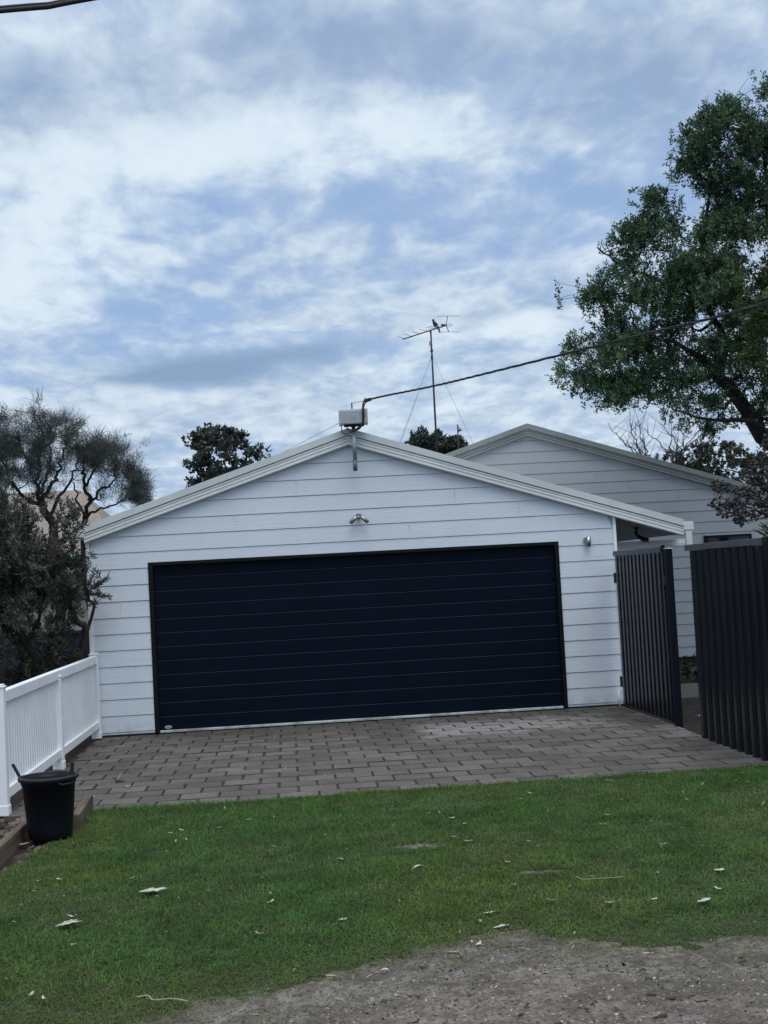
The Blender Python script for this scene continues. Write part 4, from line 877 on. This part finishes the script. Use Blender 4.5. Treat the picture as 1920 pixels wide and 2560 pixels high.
# ---- bushes and bare trees beyond the house on the right
Yb = 18.0
ob2 = [(1630, 1170), (1660, 1135), (1700, 1128), (1740, 1118), (1780, 1108), (1810, 1104), (1850, 1115), (1880, 1140), (1960, 1150), (2050, 1260), (1900, 1300), (1700, 1260)]
pbz = scaled(ob2, 0, 0, 1, Yb); mx = 12.6
roundtree('dense_bush', 'dense dark bush seen over the right end of the house roof', pbz, Yb, 71, 2300, .075, [([(mx, Yb, -.05), (mx, Yb, 2), (mx - .1, Yb, 4)], .1, .04)], [(.042, .052, .032), (.055, .062, .036), (.040, .044, .034), (.072, .074, .05)], mx, None, 14)
r = np.random.default_rng(72)
def bare(label, u0, us, Y, seed):
    r = np.random.default_rng(seed); pt = lambda u, v: tuple(np.array((lambda d: CAM + d * ((Y - CAM.y) / d.y))(pdir(u, v))) + np.array([0, r.normal() * .3, 0]))
    b0 = pt(u0, 1175); root = empty('bare_tree', (b0[0], Y, 0), label, 'tree', 'leafless trees behind the house'); sk = Skel(r)
    sk.limb([(b0[0], Y, -.05), (b0[0], Y, 2.5), b0], .10, .05, .03, 12, 7)
    for (u, v) in us:
        m = pt(u0 + (u - u0) * .35 + r.normal() * 4, 1175 - (1175 - v) * .5)
        sk.limb([b0, m, pt(u, v)], .028, .006, .025, 12, 5)
    P = list(sk.P); tipsC = []
    for i in r.integers(14, len(P), 60):
        d_ = np.array([r.normal() * .3, r.normal() * .2, r.uniform(.25, .7)]); tipsC.append((P[i], np.array(P[i]) + d_ * r.uniform(.4, 1.0)))
    A_, B_ = np.array([t_[0] for t_ in tipsC]), np.array([t_[1] for t_ in tipsC])
    V, F = twigs(A_, B_, .007, .004); sk.mb.build('trunk', 'barkpale', root); bulk('twigs', V, F, 'barkpale', None, root)
bare('bare grey tree with upright twigs left of the pair behind the house', 1620, [(1525, 1060), (1560, 1055), (1545, 1090), (1585, 1062), (1610, 1080), (1580, 1110)], 16.5, 73)
bare('bare grey tree with upright twigs next to the dense bush', 1690, [(1620, 1060), (1650, 1058), (1675, 1062), (1700, 1058), (1720, 1075), (1750, 1062), (1775, 1068), (1660, 1085)], 17.0, 74)
# ---- low shrub glimpsed through the gap
r = np.random.default_rng(81); root = empty('low_shrub', (7.35, 2.6, 0), 'small dark shrub seen through the gap beside the gate post', 'shrub')
sh = np.column_stack([7.35 + r.normal(size=60) * .35, 2.6 + r.normal(size=60) * .25, np.abs(r.normal(size=60)) * .14 + .05]); V, F, idx = shoots(sh, unit(r.normal(size=(60, 3)) + np.array([0, 0, 1.])), 18, .12, .08, .03, r)
crown_obj(root, [(V, F, np.repeat(palette([(.016, .022, .014), (.022, .028, .018)], len(idx), r), 4, 0))], None, 'foliage'); MB().tube([(7.35, 2.6, -.02), (7.36, 2.6, .2)], .015, 6).build('stem', 'bark', root)
# ------------------------------------------------------------------ neighbour on the left
nh = empty('neighbour_house', (-6, 12, 0), 'beige house with faded tiled roof half hidden behind the left trees', 'house')
MB().box(-12, -1.75, 9.3, 15, -.02, 2.40).build('wall', 'beige', nh)
ro = MB(); ro.add([(-12.5, 8.8, 2.36), (-1.25, 8.8, 2.36), (-1.25, 15.5, 2.36), (-12.5, 15.5, 2.36), (-9.3, 12.0, 3.78), (-2.55, 12.0, 3.78)], [(0, 1, 5, 4), (1, 2, 5), (2, 3, 4, 5), (3, 0, 4), (3, 2, 1, 0)])
ro.build('roof', 'tiles', nh)
MB().box(-12.6, -1.15, 8.68, 8.79, 2.28, 2.38).build('gutter', 'trim', nh, .004)
nf = empty('navy_fence', (-4, 3.2, 0), 'low navy steel fence behind the banksia shrub', 'fence')
fp = MB(); xx = -8.0
while xx < -.75: fp.box(xx, xx + .10, 3.20, 3.206, 0, 1.10).box(xx + .10, xx + .15, 3.18, 3.21, 0, 1.10); xx += .15
fp.build('panel', 'navy_fence', nf); MB().box(-8, -.74, 3.17, 3.225, 1.101, 1.15).build('top_rail', 'navy_fence', nf, .003)
# ------------------------------------------------------------------ antenna, bird, second mast
an = empty('tv_antenna', (4.615, 10, 3.4), 'tall rooftop television antenna on a stayed mast between the two roofs', 'antenna')
MB().tube([(4.615, 10, 3.5), (4.618, 10, 5.2), (4.624, 10, 6.43)], [.020, .019, .016], 10).build('mast', 'mast', an)
bL, bR = Vector((4.084, 10.15, 6.29)), Vector((4.93, 9.85, 6.478))
MB().obox(bL, bR, .018, .020).build('boom', 'mast', an, .002)
for (t_, tip) in ((.02, (3.954, 9.95, 6.312)), (.19, (4.096, 9.92, 6.351)), (.38, (4.251, 9.9, 6.386)), (.57, (4.389, 9.9, 6.423)), (.73, (4.523, 9.9, 6.456)), (.82, (4.588, 9.9, 6.475))):
    p = bL.lerp(bR, t_) + Vector((0, 0, .008)); tip = Vector(tip); e_ = MB().tube([tip, p + (p - tip) * .28], .0045, 6); e_.obox(p - Vector((.016, 0, .012)), p + Vector((.016, 0, -.010)), .02, .016); e_.build('element', 'mast', an)
rp = MB().obox((4.955, 9.84, 6.662), (4.908, 9.85, 6.478), .012, .014, 0, (0, 1, 0)).obox((4.908, 9.85, 6.478), (4.960, 9.84, 6.337), .012, .014, 0, (0, 1, 0)); rp.build('reflector_frame', 'mast', an)
MB().tube([(4.752, 9.9, 6.668), (5.173, 9.8, 6.638)], .005, 6).build('reflector_rod', 'wire', an)
MB().tube([(4.748, 9.9, 6.362), (5.181, 9.8, 6.325)], .005, 6).build('reflector_rod', 'wire', an)
MB().tube(arc([(4.80, 9.9, 6.503), (4.90, 9.88, 6.50), (5.00, 9.85, 6.493), (5.022, 9.85, 6.474), (5.00, 9.85, 6.455), (4.92, 9.88, 6.458)], 6), .0045, 6).build('folded_dipole', 'mast', an)
MB().box(4.82, 4.885, 9.83, 9.88, 6.455, 6.50).build('balun_box', 'mast', an, .006)
MB().box(4.578, 4.608, 9.97, 10.02, 6.125, 6.20).build('amplifier', 'boxgrey', an, .004)
MB().tube(arc([(4.592, 9.99, 6.125), (4.60, 9.98, 6.06), (4.612, 9.975, 6.0)], 5), .003, 5).build('lead', 'cable', an)
for cb4 in ((4.595, 4.65, 9.97, 10.03, 6.00, 6.03), (4.596, 4.640, 9.97, 10.03, 5.885, 5.905), (4.604, 4.636, 9.97, 10.02, 6.37, 6.42)): MB().box(*cb4).build('mast_clamp', 'mast', an, .003)
for (a, b) in (((4.606, 10, 5.89), (3.80, 9.3, 4.10)), ((4.612, 10, 5.89), (3.85, 9.8, 4.10)), ((4.636, 10, 5.89), (5.38, 10.2, 4.13))): MB().tube([a, b], .0034, 5).build('guy_wire', 'wire', an)
sm2 = MB().tube([(5.035, 10, 3.6), (5.042, 10, 4.2), (5.047, 10, 4.55)], .014, 8); tag(sm2.build('vent_pole', 'rustmast'), 'short rusty pole sticking up in front of the far tree near the house gable', 'pole')
bi = empty('bird', (4.735, 9.92, 6.45), 'black and white bird perched on the antenna boom', 'bird')
body = MB(); pth = [(4.786, 9.95, 6.395), (4.776, 9.945, 6.425), (4.755, 9.94, 6.455), (4.730, 9.93, 6.49), (4.706, 9.925, 6.525), (4.688, 9.92, 6.555), (4.677, 9.92, 6.578), (4.674, 9.92, 6.60), (4.672, 9.92, 6.616), (4.671, 9.92, 6.622)]
rad = [.012, .020, .031, .041, .042, .032, .021, .0235, .017, .004]
body.tube(pth, rad, 14)
for i, f in enumerate(body.f):
    c = sum((Vector(body.v[k]) for k in f), Vector()) / len(f)
    if (.0 < (6.475 - c.z) < .05 and c.x < 4.76) or (6.42 < c.z < 6.45): body.m[i] = 1
bo = body.build('body', ['bird_black', 'bird_white'], bi)
MB().tube([(4.690, 9.92, 6.607), (4.705, 9.918, 6.604), (4.716, 9.916, 6.598)], [.0075, .005, .001], 8).build('beak', 'boxgrey', bi)
MB().tube([(4.776, 9.945, 6.42), (4.792, 9.955, 6.375), (4.80, 9.96, 6.35)], [.018, .014, .010], 8).build('tail', 'bird_black', bi)
for dx in (-.010, .012): MB().tube([(4.742 + dx, 9.93, 6.465), (4.746 + dx, 9.925, 6.442)], .0045, 6).build('leg', 'bird_black', bi)
# ------------------------------------------------------------------ grass, chips, mulch
r = np.random.default_rng(90)
def grass(n):
    x = r.uniform(-.9, 6.6, n); y = r.uniform(-10.9, -5.10, n)
    e = dirt_edge(x); ll = lawn_left(y) + (vnoise(x * 4, y * 4, 5, 3) - .5) * .25
    pr_ = np.clip((y - e + .42 + .9 * (vnoise(x * 5, y * 7, 44, 4) - .5)) / .95, 0, 1) ** 1.2 * np.clip((x - ll) / .12, 0, 1)
    pr_ = np.where((y < e) & (y > e - .6), np.maximum(pr_, .10 * (1 - (e - y) / .6)), pr_)
    for (bx_, by_, rx, ry) in ((2.30, -7.33, .17, .10), (2.86, -8.25, .18, .05), (1.05, -7.9, .10, .03)):
        pr_ *= 1 - .72 * (((x - bx_) / rx) ** 2 + ((y - by_) / ry) ** 2 + (vnoise(x * 9, y * 9, 6, 2) - .5) * 1.2 < 1)
    pr_ *= .55 + .45 * np.clip((vnoise(x * 2.2, y * 2.2, 12, 3) - .25) * 3, 0, 1)
    pr_ = np.where(y > -5.17 + .13 * (vnoise(x * 5, x * 0 + .5, 45, 3) - .5), 0, pr_)
    k = r.random(n) < pr_; return x[k], y[k]
x, y = grass(430000); n = len(x); z = lawn_z(x, y) - .004
edge_tall = np.clip((y + 5.42) / .25, 0, 1)
h = (.018 + .020 * r.random(n) + .016 * np.clip((vnoise(x * 1.6, y * 1.6, 14, 3) - .4) * 3, 0, 1) + .020 * edge_tall) * r.uniform(.6, 1.1, n)
h *= np.clip((y - dirt_edge(x) + .1) / 1.0, .26, 1); z = np.where(y < dirt_edge(x) + .5, np.maximum(z, dirt_z(x, y)), z)
az = r.uniform(0, 2 * math.pi, n); lean = r.uniform(.5, 2.6, n); wd = r.uniform(.0012, .0024, n)
d = np.column_stack([np.cos(az), np.sin(az), np.zeros(n)]); s_ = np.column_stack([-np.sin(az), np.cos(az), np.zeros(n)]) * wd[:, None]
b0 = np.column_stack([x, y, z]); m_ = b0 + d * (h * lean * .35)[:, None] + np.array([0, 0, 1.]) * (h * np.clip(.72 - .16 * lean, .3, 1))[:, None]; tp = b0 + d * (h * lean * 1.0)[:, None] + np.array([0, 0, 1.]) * (h * np.clip(1.05 - .42 * lean, .12, 1))[:, None]
V = np.stack([b0 - s_, b0 + s_, m_ + s_ * .8, m_ - s_ * .8, tp], 1).reshape(-1, 3)
i5 = np.arange(n)[:, None] * 5; F = np.concatenate([i5 + np.array([0, 1, 2]), i5 + np.array([0, 2, 3]), i5 + np.array([3, 2, 4])])
g1, g2_, g3 = vnoise(x * .8, y * .8, 31, 3), vnoise(x * 3, y * 3, 32, 3), r.random(n)
lush, yell, dry = np.array([.056, .126, .030]), np.array([.086, .138, .030]), np.array([.16, .155, .085])
w1 = np.clip((g1 - .44) * 5, 0, 1)[:, None]; w2 = np.clip((g2_ - .52) * 3, 0, .45)[:, None]
c = lush * (1 - w1 * .75) + yell * w1 * .75; c = c * (1 - w2 * .5) + np.array([.120, .140, .070]) * w2 * .5
wdry = ((g3 < .03 + .07 * w2[:, 0]) | (r.random(n) > np.clip((y - dirt_edge(x)) / .35, .35, 1)))[:, None]; c = np.where(wdry, dry, c) * r.uniform(.65, 1.35, (n, 1)) * (.52 + .98 * vnoise(x * 6.5, y * 6.5, 37, 4))[:, None]
gro = bulk('grass', V, F, 'grass', np.repeat(c, 5, 0)); tag(gro, 'short green lawn grass between the driveway and the bare dirt', 'grass', kind='stuff')
def chips(name, n, xr, yr, zf, size, cols, label, cat, keep=None, flat=.35, seed=1, elr=(.25, .8)):
    r = np.random.default_rng(seed); x, y = r.uniform(*xr, n), r.uniform(*yr, n)
    if keep is not None: k = keep(x, y, r); x, y = x[k], y[k]
    n = len(x); L = size * np.clip(np.exp(r.normal(size=n) * .6), .3, 3.2); a = r.uniform(0, 6.28, n); el = r.uniform(*elr, n)
    c_, s_ = np.cos(a), np.sin(a); til = r.normal(size=n) * .3
    loc = np.array([(-.5, -.5, 0), (.5, -.4, 0), (.45, .5, 0), (-.4, .45, 0), (-.3, -.3, 1), (.35, -.25, .8), (.3, .3, 1), (-.25, .3, .9)])
    P = loc[None] * r.uniform(.7, 1.3, (n, 8, 3)); P[..., 0] *= L[:, None]; P[..., 1] *= (L * el)[:, None]; P[..., 2] *= (L * flat * el)[:, None]; P[..., 2] += P[..., 0] * til[:, None]
    X = x[:, None] + P[..., 0] * c_[:, None] - P[..., 1] * s_[:, None]; Yv = y[:, None] + P[..., 0] * s_[:, None] + P[..., 1] * c_[:, None]; Z = zf(x, y)[:, None] + P[..., 2] - .001
    V = np.stack([X, Yv, Z], -1).reshape(-1, 3); q8 = np.array([(4, 5, 6, 7), (0, 1, 5, 4), (1, 2, 6, 5), (2, 3, 7, 6), (3, 0, 4, 7)])
    F = (np.arange(n)[:, None, None] * 8 + q8[None]).reshape(-1, 4)
    return tag(bulk(name, V, F, 'chips', np.repeat(palette(cols, n, r, None, .3), 8, 0)), label, cat, kind='stuff')
chips('gravel', 42000, (-.2, 4.9), (-10.8, -9.2), dirt_z, .0062, [(.20, .176, .15), (.13, .115, .10), (.07, .06, .05), (.045, .038, .033), (.16, .14, .118), (.19, .17, .15), (.28, .26, .235)], 'scattered stones and bark crumbs on the bare grey dirt', 'gravel', lambda x, y, r: y < dirt_edge(x) + .02 + r.normal(size=len(x)) * .06, seed=5)
chips('leaf_litter', 2600, (-.2, 4.9), (-10.8, -9.2), lambda x, y: dirt_z(x, y) + .003, .017, [(.045, .038, .032), (.075, .062, .05), (.12, .10, .08), (.22, .20, .17)], 'crumbled dead leaves and bark scattered on the bare dirt', 'leaf litter', lambda x, y, r: (y < dirt_edge(x) + .1) & (vnoise(x * 3, y * 3, 77, 3) > .42), flat=.22, seed=15, elr=(.12, .5))
chips('dry_straw', 9000, (-1.0, 6.0), (-10.9, -9.0), lambda x, y: np.maximum(dirt_z(x, y), lawn_z(x, y)) + .001, .019, [(.24, .23, .16), (.17, .16, .115), (.12, .11, .08)], 'dry straw bits along the worn edge of the lawn', 'straw', lambda x, y, r: np.abs(y - dirt_edge(x)) < .22 * np.abs(r.normal(size=len(x))), flat=.3, seed=6, elr=(.05, .16))
chips('lawn_debris', 420, (-.3, 6.4), (-9.8, -5.3), lambda x, y: lawn_z(x, y) + .018, .012, [(.34, .34, .24), (.24, .24, .16), (.44, .45, .38)], 'tiny dry leaf scraps caught in the lawn', 'debris', lambda x, y, r: x > lawn_left(y) + .1, flat=.1, seed=8, elr=(.15, .5))
chips('mulch', 9000, (-2.6, -.05), (-8.6, -4.9), lambda x, y: np.full(len(x), -.022), .034, [(.045, .034, .028), (.075, .058, .05), (.028, .022, .02), (.12, .10, .085)], 'dark bark mulch in the garden bed behind the timber sleeper', 'mulch', lambda x, y, r: (x < lawn_left(y) + .10) & ~((x > -.42) & (x < -.2) & (y < -6)), seed=7)
chips('drive_debris', 260, (-.5, 5.3), (-5.15, -.3), lambda x, y: np.full(len(x), .003), .008, [(.30, .29, .27), (.06, .05, .045), (.20, .19, .16)], 'fine grit and leaf scraps on the driveway pavers', 'debris', seed=9)
# ------------------------------------------------------------------ single leaves and sticks one can point to
def onground(u, v, z): d = pdir(u, v); t_ = (z - CAM.z) / d.z; p = CAM + d * t_; return p.x, p.y
def leaf(u, v, L, Wd, ang, label, mt='litter', z=.026, group='fallen leaves on the lawn', name='fallen_leaf', curl=.07):
    x, y = onground(u, v, z); m = MB(); n = 9; vs = []
    rr_ = random.Random(int(u * 7 + v))
    for i in range(n):
        t_ = i / (n - 1); w = Wd * (math.sin(math.pi * (t_ * .92 + .04)) ** .7) * .5 * rr_.uniform(.75, 1.2); xx = (t_ - .5) * L; zz = curl * L * (2 * t_ - 1) ** 2 * .5 + rr_.uniform(-.003, .003)
        vs += [(xx, -w, zz + w * .35 + rr_.uniform(0, .004)), (xx, 0, zz), (xx, w, zz + w * .45)]
    fs = []
    for i in range(n - 1):
        for j in (0, 1): fs.append((3 * i + j, 3 * i + 3 + j, 3 * i + 4 + j, 3 * i + 1 + j))
    m.add(vs, fs, 0, True); o = m.build(name, mt); o.location = (x, y, z); o.rotation_euler = (rr_.uniform(-.15, .15), rr_.uniform(-.12, .12), ang)
    so_ = o.modifiers.new('thickness', 'SOLIDIFY'); so_.thickness = .0012
    return tag(o, label, 'leaf', group)
leaf(172, 2312, .125, .066, .25, 'large smooth white leaf lying flat, nearest the bottom left corner', curl=.02)
leaf(383, 2229, .150, .058, .15, 'large curled and torn whitish leaf on the left half of the lawn', curl=.08)
leaf(1047, 2166, .095, .030, .25, 'arched pale leaf just below the grey bare patch mid lawn', curl=-.3)
leaf(1762, 2254, .075, .050, .30, 'cream folded leaf near the right edge of the lawn', curl=.2)
leaf(1799, 2176, .062, .032, .10, 'slim bluish white leaf at the right of the lawn')
leaf(1523, 1951, .070, .018, .10, 'white leaf scrap at the lawn edge beneath the gate')
leaf(961, 2426, .040, .022, -.5, 'small bright white leaf scrap on the dirt edge', z=.012, curl=.1)
leaf(535, 2009, .052, .020, .10, 'white leaf on the driveway edge left of centre', z=.012)
leaf(1795, 2222, .040, .018, -.8, 'small upright white leaf beside the cream folded leaf', curl=.3)
leaf(1130, 2046, .045, .022, .4, 'small white leaf scrap high on the lawn below the driveway centre', curl=.4)
leaf(1171, 2104, .055, .024, -.5, 'pale triangular leaf scrap right of the grey bare patch', curl=.3)
leaf(851, 2148, .045, .020, -.4, 'small pale leaf left of the grey bare patch mid lawn')
leaf(1222, 2283, .060, .024, .0, 'pale crumpled leaf low on the lawn right of centre')
leaf(1253, 2317, .080, .022, .2, 'pale shredded leaf at the edge of the dirt', z=.016)
leaf(1197, 2361, .045, .018, 1.0, 'small upright white flake where the lawn thins out', z=.014, curl=.4)
leaf(1658, 2110, .055, .012, .1, 'thin cream leaf in the middle right of the lawn')
for i, (u, v) in enumerate([(426, 2083), (467, 2100), (548, 2069), (620, 2049), (147, 2199), (97, 2203), (180, 2292), (183, 2362), (109, 2498), (78, 2487), (677, 2255), (648, 2336), (856, 2300), (1269, 2156), (1325, 1983), (1507, 2060), (1880, 2026), (1285, 2212), (1525, 2257), (1378, 2250), (1620, 2385), (710, 1922), (810, 1940)]):
    leaf(u, v, random.uniform(.030, .055), random.uniform(.012, .020), random.uniform(-1.5, 1.5), 'tiny pale dry leaf scrap lying among the grass', 'litter2' if i % 2 else 'litter', curl=random.uniform(.1, .4))
def stick(pts, rad, label, mt='stick', z=.028):
    P = [(*onground(u, v, z), z + dz_) for u, v, dz_ in pts]
    return tag(MB().tube(arc(P, 5), rad, 6).build('stick', mt), label, 'stick', 'sticks on the lawn and driveway')
stick([(342, 2493, 0), (370, 2493, .006), (384, 2500, 0), (430, 2500, .005), (470, 2503, 0)], .0032, 'long thin pale stick at the bottom left of the lawn')
stick([(1440, 2191, 0), (1458, 2200, .004), (1490, 2200, .008), (1530, 2196, .004), (1556, 2192, 0)], .0022, 'thin curved grass stalk on the right half of the lawn')
stick([(815, 2439, 0), (840, 2441, .002)], .005, 'short pale straw where lawn meets dirt', z=.012)
stick([(1121, 2380, 0), (1144, 2381, .002)], .005, 'short pale straw at the worn lawn edge right of centre', z=.012)
stick([(284, 1948, .012), (294, 1953, 0), (310, 1954, .004)], .006, 'small dark curved twig on the driveway near the bin', 'darktwig', .012)
stick([(295, 1950, .0), (302, 1939, .02)], .004, 'small pale chip of bark beside the dark curved twig on the driveway', 'stick', .012)
leaf(320, 1967, .050, .030, .2, 'pale curled leaf on the pavers right of the black bin', z=.014, curl=.5)
leaf(1745, 1791, .06, .05, .2, 'white paper scrap on the dark soil behind the gate post', z=.02, group='scraps in the yard', name='paper_scrap', curl=.4)
leaf(55, 2112, .10, .03, .4, 'pale brown leaf on the soil beside the timber sleeper', 'litter2', z=.0)
